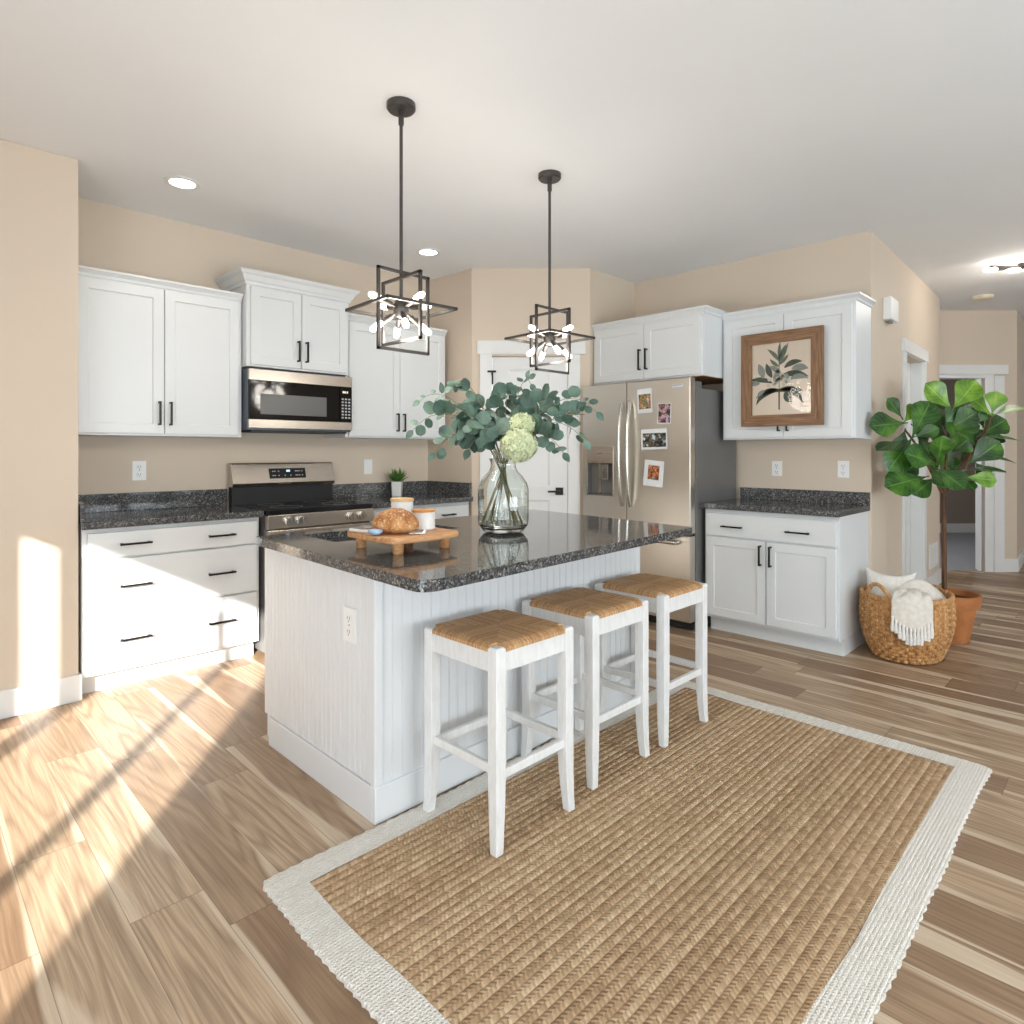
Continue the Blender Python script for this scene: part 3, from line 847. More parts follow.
obj('dispenser_paddle', B().box(rx0 + 0.13, rx0 + 0.195, 0.012, 0.03, rz0 + 0.115, rz1 - 0.005), M['chrome'], ld, bevel=0.006)
obj('dispenser_divider', B().box(rx0 + 0.085, rx0 + 0.105, 0.035, 0.05, rz0, rz1), M['steel'], ld)
obj('drip_tray', B().box(rx0, rx1, -0.004, 0.05, rz0 - 0.012, rz0), M['fridge_side'], ld)
obj('dispenser_mark', B().box(0.142, 0.2, -0.0068, -0.006, 1.262, 1.27), M['slot'], ld)
rd = obj('door', B().box(0.423, w, 0, 0.07, 0.70, 1.802), M['steelv'], t, bevel=0.006)
obj('badge', B().box(0.815, 0.90, -0.004, 0, 1.738, 1.758), M['badge'], rd)
bl = B()
for i in range(7): bl.box(0.82 + i * 0.0105, 0.8275 + i * 0.0105, -0.0046, -0.004, 1.749, 1.755)
obj('badge_lettering', bl, M['slot'], rd)
fd = obj('freezer_drawer', B().box(0.0, w, 0, 0.07, 0.075, 0.682), M['steelv'], t, bevel=0.006)
obj('toe_grille', B().box(0.03, w - 0.02, 0.05, 0.2, 0.015, 0.075), M['rubber'], t)
def bow(x, z0, z1):
    pts = []
    for i in range(15):
        q = i / 14
        pts.append((x, -0.012 - 0.05 * sin(pi * q) ** 0.6, z0 + (z1 - z0) * q))
    return pts
obj('handle', B().tube(bow(0.388, 0.865, 1.655), 0.0135, 12), M['steelhandle'], ld, smooth=True)
obj('handle', B().tube(bow(0.462, 0.865, 1.655), 0.0135, 12), M['steelhandle'], rd, smooth=True)
obj('handle', B().tube([(0.1, 0.0, 0.63), (0.105, -0.045, 0.632), (0.16, -0.055, 0.634), (0.8, -0.055, 0.634), (0.85, -0.045, 0.632), (0.855, 0, 0.63)], 0.013, 12), M['steelhandle'], fd, smooth=True)

# four photos held on the right door
def photo(label, lx0, lx1, z0, z1, tilt, inner, m):
    cx, cz = (lx0 + lx1) / 2, (z0 + z1) / 2
    hw_, hh_ = (lx1 - lx0) / 2, (z1 - z0) / 2
    t = thing('photograph', label, 'photo', (3.9965, 3.19 - cx, cz), R90, 'photos on the refrigerator door')
    t.rotation_euler = (0, radians(tilt), R90)
    obj('paper', B().box(-hw_, hw_, -0.0015, 0.0, -hh_, hh_), M['photopaper'], t)
    a = inner
    obj('picture', B().box(-hw_ + a[0], hw_ - a[1], -0.0021, -0.0014, -hh_ + a[2], hh_ - a[3]), m, t)
photo('tall white-edged bouquet photo highest on the refrigerator door, next to the handle', 0.522, 0.648, 1.565, 1.745, -2, (0.012, 0.012, 0.03, 0.04), M['snap_a'])
photo('small dark photo of people below the refrigerator badge', 0.695, 0.805, 1.482, 1.628, 2, (0.006, 0.006, 0.006, 0.004), M['snap_b'])
photo('wide landscape collage photo in the middle of the refrigerator door', 0.554, 0.774, 1.296, 1.445, -1, (0.014, 0.01, 0.016, 0.03), M['snap_c'])
photo('tilted white-bordered photo of an orange flower, lowest on the refrigerator', 0.578, 0.742, 1.024, 1.214, 5, (0.035, 0.035, 0.05, 0.035), M['snap_d'])

# ------------------------------------------------------------------ framed print
t = thing('framed_print', 'botanical print in a wide brown wooden frame hanging on the cabinet doors', 'picture', (4.372, 1.757, 1.783), R90)
fw_, fh_, fb = 0.279, 0.327, 0.078
def mitre(side):
    o_, i_ = (fw_, fh_), (fw_ - fb, fh_ - fb)
    P = {'top': [(-o_[0], o_[1]), (o_[0], o_[1]), (i_[0], i_[1]), (-i_[0], i_[1])],
         'bottom': [(-o_[0], -o_[1]), (-i_[0], -i_[1]), (i_[0], -i_[1]), (o_[0], -o_[1])],
         'left': [(-o_[0], o_[1]), (-i_[0], i_[1]), (-i_[0], -i_[1]), (-o_[0], -o_[1])],
         'right': [(o_[0], o_[1]), (o_[0], -o_[1]), (i_[0], -i_[1]), (i_[0], i_[1])]}[side]
    b = B()
    a = [b.v((x, -0.012, z)) for x, z in P]; c = [b.v((x, 0.012, z)) for x, z in P]
    b.f(a); b.f(c[::-1])
    for i in range(4): b.f([a[i], a[(i + 1) % 4], c[(i + 1) % 4], c[i]])
    return b
for sd in ('top', 'bottom'): obj('frame_rail', mitre(sd), M['framex'], t, bevel=0.0015)
for sd in ('left', 'right'): obj('frame_stile', mitre(sd), M['framez'], t, bevel=0.0015)
pr = obj('print', B().box(-fw_ + fb - 0.004, fw_ - fb + 0.004, 0.002, 0.008, -fh_ + fb - 0.004, fh_ - fb + 0.004), M['paper'], t)
obj('glazing', B().box(-fw_ + fb - 0.003, fw_ - fb + 0.003, -0.003, -0.001, -fh_ + fb - 0.003, fh_ - fb + 0.003), M['clear'], t)
def flatleaf(b, x, z, ang, L, W, bend=0.0, y=0.0012):
    x, z, L, W = x * 1.22, z * 1.22 + 0.01, L * 1.22, W * 1.22
    c = []
    n = 7
    for i in range(n + 1):
        q = i / n
        a = ang + bend * q
        px = x + L * q * cos(ang + bend * q * 0.5); pz = z + L * q * sin(ang + bend * q * 0.5)
        wd = W * sin(pi * min(1, q * 0.92 + 0.06)) * 0.5
        c.append((px, pz, a, wd))
    Lr = [(b.v((px - sin(a) * wd, y, pz + cos(a) * wd)), b.v((px + sin(a) * wd, y, pz - cos(a) * wd))) for px, pz, a, wd in c]
    for i in range(n): b.f([Lr[i][0], Lr[i][1], Lr[i + 1][1], Lr[i + 1][0]])
D = radians
bg_ = B(); bd_ = B(); bp_ = B(); bq_ = B()
bd_.box(-0.017, -0.007, 0.0012, 0.0016, -0.215, -0.08)
bd_.box(-0.014, -0.010, 0.0012, 0.0016, -0.08, 0.13)
for (x, z, a, L, W, be) in [(-0.01, 0.08, 62, 0.12, 0.022, 0.1), (-0.01, 0.09, 118, 0.10, 0.022, 0.5), (-0.01, 0.10, 92, 0.10, 0.018, -0.2), (-0.01, 0.07, 40, 0.075, 0.02, 0.2), (-0.01, 0.06, 150, 0.07, 0.02, -0.4), (-0.01, 0.10, 75, 0.09, 0.016, -0.4)]:
    flatleaf(bg_, x, z, D(a), L, W, be)
for (x, z, a, L, W, be) in [(0.02, 0.05, 45, 0.10, 0.032, -1.0), (0.0, 0.0, 28, 0.15, 0.034, -1.1), (-0.01, -0.08, 20, 0.15, 0.036, -1.7), (-0.01, -0.08, 160, 0.15, 0.036, 1.7), (-0.01, -0.07, 175, 0.14, 0.03, 0.8), (-0.01, -0.07, 8, 0.13, 0.028, -0.5), (-0.05, -0.03, 150, 0.13, 0.03, 0.7), (-0.05, 0.0, 120, 0.09, 0.034, -0.3), (0.02, -0.09, -60, 0.07, 0.045, 0.2)]:
    flatleaf(bd_, x, z, D(a), L, W, be)
for (x, z, a, L, W, be) in [(-0.1, 0.0, 100, 0.09, 0.04, 0.3), (-0.12, -0.03, 165, 0.06, 0.03, 0.6), (0.06, 0.04, 20, 0.09, 0.04, -0.8), (0.05, -0.02, 40, 0.10, 0.03, -1.4), (-0.04, -0.02, 60, 0.07, 0.03, 0.4), (0.0, 0.02, 135, 0.08, 0.03, 0.3), (0.03, -0.04, 80, 0.06, 0.03, 0.3), (-0.09, -0.07, 200, 0.06, 0.025, 0.7)]:
    flatleaf(bq_, x, z, D(a), L, W, be, 0.0008)
for i in range(22):
    a = random.uniform(0, 2 * pi); r = random.uniform(0.01, 0.085)
    flatleaf(bp_, r * cos(a) - 0.005, r * sin(a) * 0.55 - 0.02, random.uniform(0, 6.28), random.uniform(0.012, 0.03), random.uniform(0.012, 0.022), 0.4, 0.0004)
obj('botanical_leaves', bg_, M['inkgreen'], pr); obj('botanical_stem', bd_, M['inkdark'], pr)
obj('botanical_foliage', bq_, M['inkgrey'], pr); obj('botanical_blossom', bp_, M['inkpale'], pr)

# ------------------------------------------------------------------ island
t = thing('kitchen_island', 'white beadboard kitchen island standing under the two pendants', 'island', (1.2, 1.866, 0))
IW, ID = 1.62, 0.884
obj('body', B().box(0.012, IW, 0.012, ID, 0.02, 0.70).box(0.012, 0.06, 0.012, ID, 0.70, 0.8755).box(IW - 0.05, IW, 0.012, ID, 0.70, 0.8755).box(0.06, IW - 0.05, 0.012, 0.06, 0.70, 0.8755), M['island'], t)
def bead(L, pitch, z0, z1):
    """beadboard strip in the XZ plane, front at y=0"""
    b = B(); pts = []
    n = max(1, round(L / pitch)); p = L / n
    for i in range(n):
        x = i * p
        pts += [(x, 0.0), (x + p - 0.0068, 0.0), (x + p - 0.0058, 0.0016), (x + p - 0.0052, 0.0016), (x + p - 0.0042, 0.0002), (x + p - 0.003, -0.0006), (x + p - 0.0018, 0.0002), (x + p - 0.0010, 0.0016), (x + p - 0.0004, 0.0016)]
    pts.append((L, 0.0))
    a = [b.v((x, y, z0)) for x, y in pts]; c = [b.v((x, y, z1)) for x, y in pts]
    for i in range(len(pts) - 1): b.f([a[i], a[i + 1], c[i + 1], c[i]])
    e0 = [b.v((0, 0.012, z0)), b.v((L, 0.012, z0)), b.v((0, 0.012, z1)), b.v((L, 0.012, z1))]
    b.f([a[0], c[0], e0[2], e0[0]]); b.f([a[-1], e0[1], e0[3], c[-1]]); b.f([e0[0], e0[2], e0[3], e0[1]])
    b.f(c + [e0[3], e0[2]]); b.f(a[::-1] + [e0[0], e0[1]])
    return b
obj('beadboard_front', bead(IW - 0.03, 0.0425, 0.11, 0.876), M['island'], t, (0.03, 0, 0))
o = obj('beadboard_side', bead(ID - 0.022, 0.034, 0.125, 0.876), M['island'], t, (0.0, ID, 0), R90)
obj('corner_post', B().box(-0.006, 0.03, -0.006, 0.022, 0.11, 0.876), M['island'], t, bevel=0.004)
obj('baseboard', B().box(-0.008, IW, -0.012, 0.012, 0, 0.125), M['island'], t, bevel=0.003)
obj('baseboard', B().box(-0.008, 0.012, 0.012, ID - 0.055, 0, 0.122), M['island'], t, bevel=0.003)

# island countertop with the sink cut-out
ic = thing('island_countertop', 'large polished dark granite island countertop holding vase and bread board', 'countertop', (0, 0, 0))
outer = rounded([(1.072, 1.425), (2.776, 1.53), (2.90, 2.71), (1.134, 2.69)], [0.07, 0.03, 0.02, 0.01], 8)
hole = [(1.295, 2.30), (1.95, 2.30), (1.95, 2.60), (1.295, 2.60)]
b = B()
def ring_of(z): return ([b.v((x, y, z)) for x, y in outer], [b.v((x, y, z)) for x, y in hole])
to, th = ring_of(0.915); bo, bh = ring_of(0.879)
n = len(outer)
for i in range(n): b.f([bo[i], bo[(i + 1) % n], to[(i + 1) % n], to[i]])
for i in range(4): b.f([th[i], th[(i + 1) % 4], bh[(i + 1) % 4], bh[i]])
for o_, h_ in ((to, th), (bo, bh)):
    ed = [b.bm.edges.get((o_[i], o_[(i + 1) % n])) for i in range(n)] + [b.bm.edges.get((h_[i], h_[(i + 1) % 4])) for i in range(4)]
    bmesh.ops.triangle_fill(b.bm, edges=ed, use_beauty=True)
obj('slab', b, M['granite'], ic, bevel=0.004)
b = B()
b.box(1.275, 1.295, 2.28, 2.62, 0.74, 0.8785).box(1.95, 1.97, 2.28, 2.62, 0.74, 0.8785).box(1.295, 1.95, 2.28, 2.30, 0.74, 0.8785).box(1.295, 1.95, 2.60, 2.62, 0.74, 0.8785).box(1.275, 1.97, 2.28, 2.62, 0.72, 0.74)
obj('sink_basin', b, M['steelsink'], ic)

# ------------------------------------------------------------------ outlets
def outlet(label, loc, rz, kind, w=0.072, h=0.115):
    t = thing('wall_outlet' if kind == 'duplex' else 'wall_switch', label, 'outlet' if kind == 'duplex' else 'switch', loc, rz)
    obj('cover_plate', B().box(-w / 2, w / 2, -0.006, 0, -h / 2, h / 2), M['plate'], t, bevel=0.002)
    if kind == 'duplex':
        for z in (-0.024, 0.024):
            r = obj('receptacle', B().box(-0.017, 0.017, -0.009, -0.005, z - 0.016, z + 0.016), M['plate'], t, bevel=0.003)
            obj('slot', B().box(-0.009, -0.006, -0.0095, -0.0088, z - 0.004, z + 0.008).box(0.006, 0.009, -0.0095, -0.0088, z - 0.004, z + 0.008).box(-0.003, 0.003, -0.0095, -0.0088, z - 0.012, z - 0.007), M['slot'], r)
    else:
        obj('rocker', B().box(-0.016, 0.016, -0.010, -0.005, -0.033, 0.033), M['plate'], t, bevel=0.002)
    obj('screw', B().tube([(0, -0.005, 0), (0, -0.0072, 0)], 0.003, 8), M['slot'], t)
outlet('white outlet on the wall above the left countertop', (1.138, YR, 1.16), 0, 'duplex', 0.078, 0.121)
outlet('white rocker switch on the wall right of the range', (2.788, YR, 1.156), 0, 'switch', 0.075, 0.118)
outlet('white outlet on the beadboard side of the island', (1.2, 2.026, 0.653), R90, 'duplex', 0.085, 0.125)
outlet('white outlet above the small granite counter, nearer the refrigerator', (XF, 1.937, 1.152), R90, 'duplex', 0.075, 0.112)
outlet('white outlet above the small granite counter, nearer the wall corner', (XF, 1.475, 1.155), R90, 'duplex', 0.075, 0.118)

# hall details
t = thing('door_chime', 'white plastic box mounted high on the hall wall', 'alarm', (hw[0], hw[1], 0), HR)
t.location = Vector(hw) + Vector((0.43 * cos(HR), 0.43 * sin(HR), 2.30))
obj('cover', B().box(-0.11, 0.11, -0.055, 0, -0.075, 0.085), M['plate'], t, bevel=0.006)
obj('underside_clip', B().box(-0.05, 0.02, -0.035, -0.01, -0.09, -0.075), M['slot'], t)
t = thing('return_vent', 'white wall vent low on the hall wall behind the fig pot', 'vent', (0, 0, 0), HR)
t.location = Vector(hw) + Vector((2.21 * cos(HR), 2.21 * sin(HR), 0.31))
obj('vent_frame', B().box(-0.19, -0.16, -0.012, 0, -0.11, 0.11).box(0.16, 0.19, -0.012, 0, -0.11, 0.11).box(-0.16, 0.16, -0.012, 0, 0.085, 0.11).box(-0.16, 0.16, -0.012, 0, -0.11, -0.085), M['trim'], t)
b = B()
for i in range(14): b.box(-0.16 + i * 0.0235, -0.146 + i * 0.0235, -0.008, 0, -0.085, 0.085)
obj('louvre', b, M['trim'], t)
obj('smoke_detector', B().lathe([(0, 0.0), (0.085, 0.0), (0.085, -0.018), (0.07, -0.035), (0.03, -0.042), (0, -0.042)], 32), M['smoke'], None, (7.51, 1.085, HC), smooth=True)
tag(bpy.data.objects['smoke_detector'], 'round off-white smoke detector on the hall ceiling', 'smoke detector')

# ------------------------------------------------------------------ lights of the room
def point(name, loc, power, col, r=0.03):
    l = bpy.data.lights.new(name, 'POINT'); l.energy = power; l.color = col; l.shadow_soft_size = r
    o = bpy.data.objects.new(name, l); o.location = loc; COL.objects.link(o); return o

def downlight(label, x, y):
    t = thing('ceiling_downlight', label, 'ceiling light', (x, y, HC), 0)
    obj('trim_ring', B().lathe([(0.066, 0.012), (0.066, -0.003), (0.07, -0.006), (0.092, -0.004), (0.092, 0.0)], 40), M['trim'], t, smooth=True)
    obj('lens', B().lathe([(0, -0.002), (0.067, -0.002), (0.067, 0.002), (0, 0.002)], 40), M['lens'], t)
    l = bpy.data.lights.new('downlight_beam', 'SPOT'); l.energy = 9; l.color = (1, 0.93, 0.82); l.spot_size = radians(115); l.spot_blend = 0.8; l.shadow_soft_size = 0.06
    o = bpy.data.objects.new('downlight_beam', l); o.location = (0, 0, -0.012); COL.objects.link(o); o.parent = t
downlight('lit recessed ceiling light nearest the left wall', 1.187, 3.79)
downlight('lit recessed ceiling light behind the nearer pendant rod', 2.905, 3.796)

def square_frame(size, plane, r=0.006, height=None):
    h = size / 2; k = (height or size) / 2; b = B()
    def bar(a, c):
        lo = [min(a[i], c[i]) - r for i in range(3)]; hi = [max(a[i], c[i]) + r for i in range(3)]
        b.box(lo[0], hi[0], lo[1], hi[1], lo[2], hi[2])
    P = {'xz': [(-h, 0, -k), (h, 0, -k), (h, 0, k), (-h, 0, k)], 'yz': [(0, -h, -k), (0, h, -k), (0, h, k), (0, -h, k)], 'xy': [(-h, -h, 0), (h, -h, 0), (h, h, 0), (-h, h, 0)]}[plane]
    for i in range(4): bar(P[i], P[(i + 1) % 4])
    return b
def pendant(label, x, y):
    t = thing('pendant_light', label, 'pendant light', (x, y, 1.885), 0)
    top = HC - 1.885
    obj('canopy', B().lathe([(0, top), (0.062, top), (0.062, top - 0.022), (0.055, top - 0.03), (0, top - 0.03)], 32), M['pend'], t, smooth=True)
    obj('rod', B().tube([(0, 0, 0.03), (0, 0, top - 0.02)], 0.0075, 12).tube([(0, 0, top - 0.09), (0, 0, top - 0.025)], 0.012, 12), M['pend'], t, smooth=True)
    obj('square_frame', square_frame(0.255, 'xz', height=0.335), M['pend'], t, (0, -0.02, -0.005))
    obj('square_frame', square_frame(0.275, 'yz'), M['pend'], t, (-0.0, 0.0, 0.008))
    o = obj('square_frame', square_frame(0.335, 'xy'), M['pend'], t, (0, 0, 0.008), radians(-3))
    obj('hub', B().lathe([(0, 0.045), (0.022, 0.04), (0.034, 0.015), (0.034, -0.01), (0.02, -0.035), (0, -0.042)], 20), M['pend'], t, (0, 0, 0.01), smooth=True)
    dirs = [(-45 + 90 * k - 45, 14) for k in range(4)] + [(90 * k - 25, -38) for k in range(4)]
    for (az, el) in dirs:
        d = Vector((cos(D(az)) * cos(D(el)), sin(D(az)) * cos(D(el)), sin(D(el))))
        c = Vector((0, 0, 0.01))
        ar = obj('arm', B().tube([c + d * 0.02, c + d * 0.05, c + d * 0.052, c + d * 0.102], lambda q: 0.006 if q < 0.5 else 0.0115, 12), M['pend'], t, smooth=True)
        obj('bulb', B().tube([c + d * 0.102, c + d * 0.112, c + d * 0.15, c + d * 0.162, c + d * 0.166], lambda q: (0.009, 0.0135, 0.0135, 0.009, 0.002)[min(4, int(q * 4 + 0.5))], 12), M['bulb'], ar, smooth=True)
    p = point('pendant_glow', (0, 0, -0.09), 13, (1, 0.93, 0.84), 0.14); p.parent = t
pendant('nearer of the two black square-frame pendants, hanging left', 1.585, 2.262)
pendant('farther of the two black square-frame pendants, in front of the pantry door', 2.556, 2.268)

t = thing('hall_ceiling_light', 'black bar ceiling light with tube bulbs in the hall', 'ceiling light', (0, 0, 0), 0)
c0 = lf(4.12, 5.02, 2.725)
t.location = c0; t.rotation_euler = (0, 0, radians(-45 + 3))
obj('canopy', B().lathe([(0, 0.055), (0.07, 0.055), (0.07, 0.03), (0, 0.03)], 24), M['pend'], t, smooth=True)
obj('bar', B().box(-0.32, 0.32, -0.009, 0.009, 0.012, 0.03), M['pend'], t)
for bx in (-0.29, -0.10, 0.10, 0.29):
    s_ = obj('socket', B().tube([(bx + 0.005, -0.02, -0.002), (bx + 0.08, -0.02, 0.006)], 0.014, 12), M['pend'], t, smooth=True)
    obj('bulb', B().tube([(bx + 0.005, -0.02, -0.002), (bx - 0.01, -0.02, -0.004), (bx - 0.075, -0.02, -0.012), (bx - 0.1, -0.02, -0.015), (bx - 0.112, -0.02, -0.016)], lambda q: (0.011, 0.017, 0.017, 0.009, 0.002)[min(4, int(q * 4 + 0.5))], 12), M['bulb'], s_, smooth=True)
p = point('hall_glow', (0.0, -0.03, -0.06), 9, (1, 0.92, 0.82), 0.1); p.parent = t

# ------------------------------------------------------------------ rug
RX0, RX1, RY0, RY1 = 0.785, 3.157, 0.428, 1.838
rug = thing('area_rug', 'braided tan jute rug with a wide cream border under the stools', 'rug', (0, 0, 0))
bw = 0.105
def wob(x, y): return 0.010 * mnoise.noise(Vector((x * 3.1, y * 3.1, 0.3)))
def loop(ins, z, nn=150, seed=0.0, amp=1.0, wide=0.0):
    pts = []
    x0, x1, y0, y1 = RX0 + ins, RX1 - ins, RY0 + ins * (1 + wide), RY1 - ins
    per = [((x0, y0), (x1, y0)), ((x1, y0), (x1, y1)), ((x1, y1), (x0, y1)), ((x0, y1), (x0, y0))]
    for (a, c) in per:
        L = max(abs(a[0] - c[0]), abs(a[1] - c[1])); m = int(L / 0.012)
        for i in range(m):
            q = i / m
            x, y = a[0] + (c[0] - a[0]) * q, a[1] + (c[1] - a[1]) * q
            if ins < 0.03:                      # rounded outer corners
                cr = 0.03
                cx = min(max(x, x0 + cr), x1 - cr); cy = min(max(y, y0 + cr), y1 - cr)
                dv = Vector((x - cx, y - cy))
                if abs(dv.x) > 1e-6 and abs(dv.y) > 1e-6: dv = dv.normalized() * cr; x, y = cx + dv.x, cy + dv.y
                x += 0.003 * sin(i * 2.1); y += 0.003 * sin(i * 1.7 + 1)
            w_ = wob(x, y) * amp
            pts.append((x + (w_ if abs(a[0] - c[0]) < 1e-6 else 0), y + (w_ if abs(a[1] - c[1]) < 1e-6 else 0), z))
    return pts
b = B()
lo = [b.v(p) for p in loop(0.0, 0.0005)]; hi0 = [b.v((x, y, 0.009)) for x, y, z in loop(0.0, 0)]
hi1 = [b.v(p) for p in loop(0.008, 0.012)]
inr = loop(bw, 0.012, amp=1.3)
# the two loops have different counts: bridge by nearest fraction
def bridge(A, C):
    n, m = len(A), len(C); i = j = 0
    while i < n or j < m:
        if j >= m or (i < n and (i + 1) / n <= (j + 1) / m):
            b.f([A[i % n], A[(i + 1) % n], C[j % m]]); i += 1
        else:
            b.f([A[i % n], C[(j + 1) % m], C[j % m]]); j += 1
def side_split(pts_n, ins):
    pass
inv = [b.v(p) for p in inr]
for i in range(len(lo)): b.f([lo[i], lo[(i + 1) % len(lo)], hi0[(i + 1) % len(lo)], hi0[i]])
bridge(hi0, hi1)
# sides separately so that corners stay mitred
def counts(ins):
    x0, x1, y0, y1 = RX0 + ins, RX1 - ins, RY0 + ins, RY1 - ins
    return [int((x1 - x0) / 0.012), int((y1 - y0) / 0.012), int((x1 - x0) / 0.012), int((y1 - y0) / 0.012)]
ca, cc = counts(0.008), counts(bw); ia = ic_ = 0
for sd in range(4):
    n, m = ca[sd], cc[sd]; i = j = 0
    while i < n or j < m:
        A0, A1 = hi1[(ia + i) % len(hi1)], hi1[(ia + i + 1) % len(hi1)]
        C0, C1 = inv[(ic_ + j) % len(inv)], inv[(ic_ + j + 1) % len(inv)]
        if j >= m or (i < n and (i + 1) / n <= (j + 1) / m): b.f([A0, A1, C0]); i += 1
        else: b.f([A0, C1, C0]); j += 1
    ia += n; ic_ += m
obj('rug_border', b, M['cotton'], rug)
b = B()
FX0, FX1, FY0, FY1 = RX0 + bw - 0.012, RX1 - bw + 0.012, RY0 + bw - 0.012, RY1 - bw + 0.012
PITCH = 0.029; NYR = int((FY1 - FY0) / PITCH * 6); NXR = 130; rows = []
for j in range(NYR + 1):
    y = FY0 + (FY1 - FY0) * j / NYR
    row = []
    for i in range(NXR + 1):
        x = FX0 + (FX1 - FX0) * i / NXR
        edge = min(x - FX0, FX1 - x, y - FY0, FY1 - y)
        fr_ = abs(((y / PITCH) % 1.0) - 0.5)
        z = 0.0095 + 0.0038 * sqrt(max(0.0, 1 - (fr_ * 2) ** 2))
        row.append(b.v((x, y + 0.004 * mnoise.noise(Vector((x * 1.3, y * 3, 0))), z if edge > 0.012 else 0.006 + 0.003 * edge / 0.012)))
    rows.append(row)
for j in range(NYR):
    for i in range(NXR): b.f([rows[j][i], rows[j][i + 1], rows[j + 1][i + 1], rows[j + 1][i]])
obj('jute_field', b, M['jute'], rug, smooth=True, angle=80)

# ------------------------------------------------------------------ stools
def stool():
    t = thing('bar_stool', 'x', 'stool', (0, 0, 0), 0, 'white rush-seat stools along the island')
    hx, hy, lw = 0.168, 0.165, 0.021
    for sx in (-1, 1):
        for sy in (-1, 1):
            b = B(); rows = []
            for (z, o, q) in ((0.0, 0.009, 0.74), (0.06, 0.005, 0.82), (0.14, 0.0015, 0.93), (0.24, 0.0, 1.0), (0.64, 0.0, 1.0), (0.648, 0.0, 0.8)):
                cx, cy = sx * (hx + o), sy * (hy + o); r = lw * q
                rows.append([b.v((cx + a * r, cy + c * r, z)) for a, c in ((-1, -1), (1, -1), (1, 1), (-1, 1))])
            for i in range(len(rows) - 1):
                for k in range(4): b.f([rows[i][k], rows[i][(k + 1) % 4], rows[i + 1][(k + 1) % 4], rows[i + 1][k]])
            b.f(rows[0][::-1]); b.f(rows[-1])
            obj('leg', b, M['worn'], t, bevel=0.003)
    for s in (-1, 1):
        obj('apron', B().box(-hx + 0.012, hx - 0.012, s * hy - 0.011, s * hy + 0.011, 0.565, 0.631), M['worn'], t, bevel=0.002)
        obj('apron', B().box(s * hx - 0.011, s * hx + 0.011, -hy + 0.012, hy - 0.012, 0.565, 0.631), M['worn'], t, bevel=0.002)
        obj('stretcher', B().box(-hx + 0.012, hx - 0.012, s * hy - 0.009, s * hy + 0.009, 0.225, 0.255), M['worn'], t, bevel=0.003)
        obj('stretcher', B().box(s * hx - 0.009, s * hx + 0.009, -hy + 0.012, hy - 0.012, 0.24, 0.27), M['worn'], t, bevel=0.003)
    # rush seat with notched corners and a slight dish along the diagonals
    ex, ey, n = 0.186, 0.183, 28
    b = B(); grid = {}
    for k, z0 in ((0, 0.6315), (1, 0.0)):
        for i in range(n + 1):
            for j in range(n + 1):
                x, y = -ex + 2 * ex * i / n, -ey + 2 * ey * j / n
                u, v = abs(x) / ex, abs(y) / ey
                if k:
                    ed = max(u, v)
                    z = 0.655 - 0.012 * max(0.0, (ed - 0.86) / 0.14) ** 2 - 0.002 * max(0, 1 - abs(u - v) / 0.10) * min(1, ed * 2)
                else: z = z0
                grid[k, i, j] = b.v((x, y, z))
    def inside(i, j):
        x, y = abs(-ex + 2 * ex * (i + .5) / n), abs(-ey + 2 * ey * (j + .5) / n)
        return not (x > hx - lw + 0.001 and y > hy - lw + 0.001)
    for i in range(n):
        for j in range(n):
            if not inside(i, j): continue
            b.f([grid[1, i, j], grid[1, i + 1, j], grid[1, i + 1, j + 1], grid[1, i, j + 1]])
            b.f([grid[0, i, j + 1], grid[0, i + 1, j + 1], grid[0, i + 1, j], grid[0, i, j]])
            for (di, dj, e) in ((-1, 0, ((i, j), (i, j + 1))), (1, 0, ((i + 1, j + 1), (i + 1, j))), (0, -1, ((i + 1, j), (i, j))), (0, 1, ((i, j + 1), (i + 1, j + 1)))):
                a_, c_ = i + di, j + dj
                if a_ < 0 or c_ < 0 or a_ >= n or c_ >= n or not inside(a_, c_):
                    b.f([grid[1, *e[0]], grid[1, *e[1]], grid[0, *e[1]], grid[0, *e[0]]])
    for v_ in [v_ for v_ in b.bm.verts if not v_.link_faces]: b.bm.verts.remove(v_)
    obj('seat', b, M['rush'], t, smooth=True)
    return t
st = stool()
st.location = (1.545, 1.610, 0.0125); st['label'] = 'white rush-seat bar stool nearest the camera, leftmost of the three'
dup(st, (2.072, 1.640, 0.0125), 0.0, 'middle white rush-seat bar stool, between the two others at the island')
dup(st, (2.556, 1.630, 0.0125), 0.0, 'white rush-seat bar stool farthest along the island, nearest the refrigerator')

# ------------------------------------------------------------------ things on the island
t = thing('serving_board', 'footed wooden serving board on the island carrying the bread', 'board', (1.402, 1.982, 0.915), radians(2))
outl = rounded([(-0.16, -0.155), (0.0, -0.17), (0.155, -0.15), (0.17, 0.0), (0.165, 0.15), (0.0, 0.165), (-0.15, 0.17), (-0.165, 0.0)], [0.03, 0.05, 0.03, 0.05, 0.03, 0.05, 0.03, 0.05], 4)
obj('board_top', B().prism(outl, 0.041, 0.062), M['board'], t, bevel=0.005, seg=3)
for (lx, ly) in ((-0.108, -0.108), (0.108, -0.108), (-0.108, 0.122), (0.112, 0.118)):
    obj('leg', B().lathe([(0, 0), (0.016, 0), (0.0185, 0.004), (0.021, 0.042), (0, 0.042)], 20, (lx, ly)), M['board'], t, smooth=True)
obj('hanging_loop', B().tube([(0.166, -0.02, 0.048), (0.19, -0.028, 0.05), (0.192, -0.012, 0.05), (0.166, -0.004, 0.048)], 0.0025, 6), M['rubber'], t)
ZB = 0.915 + 0.062

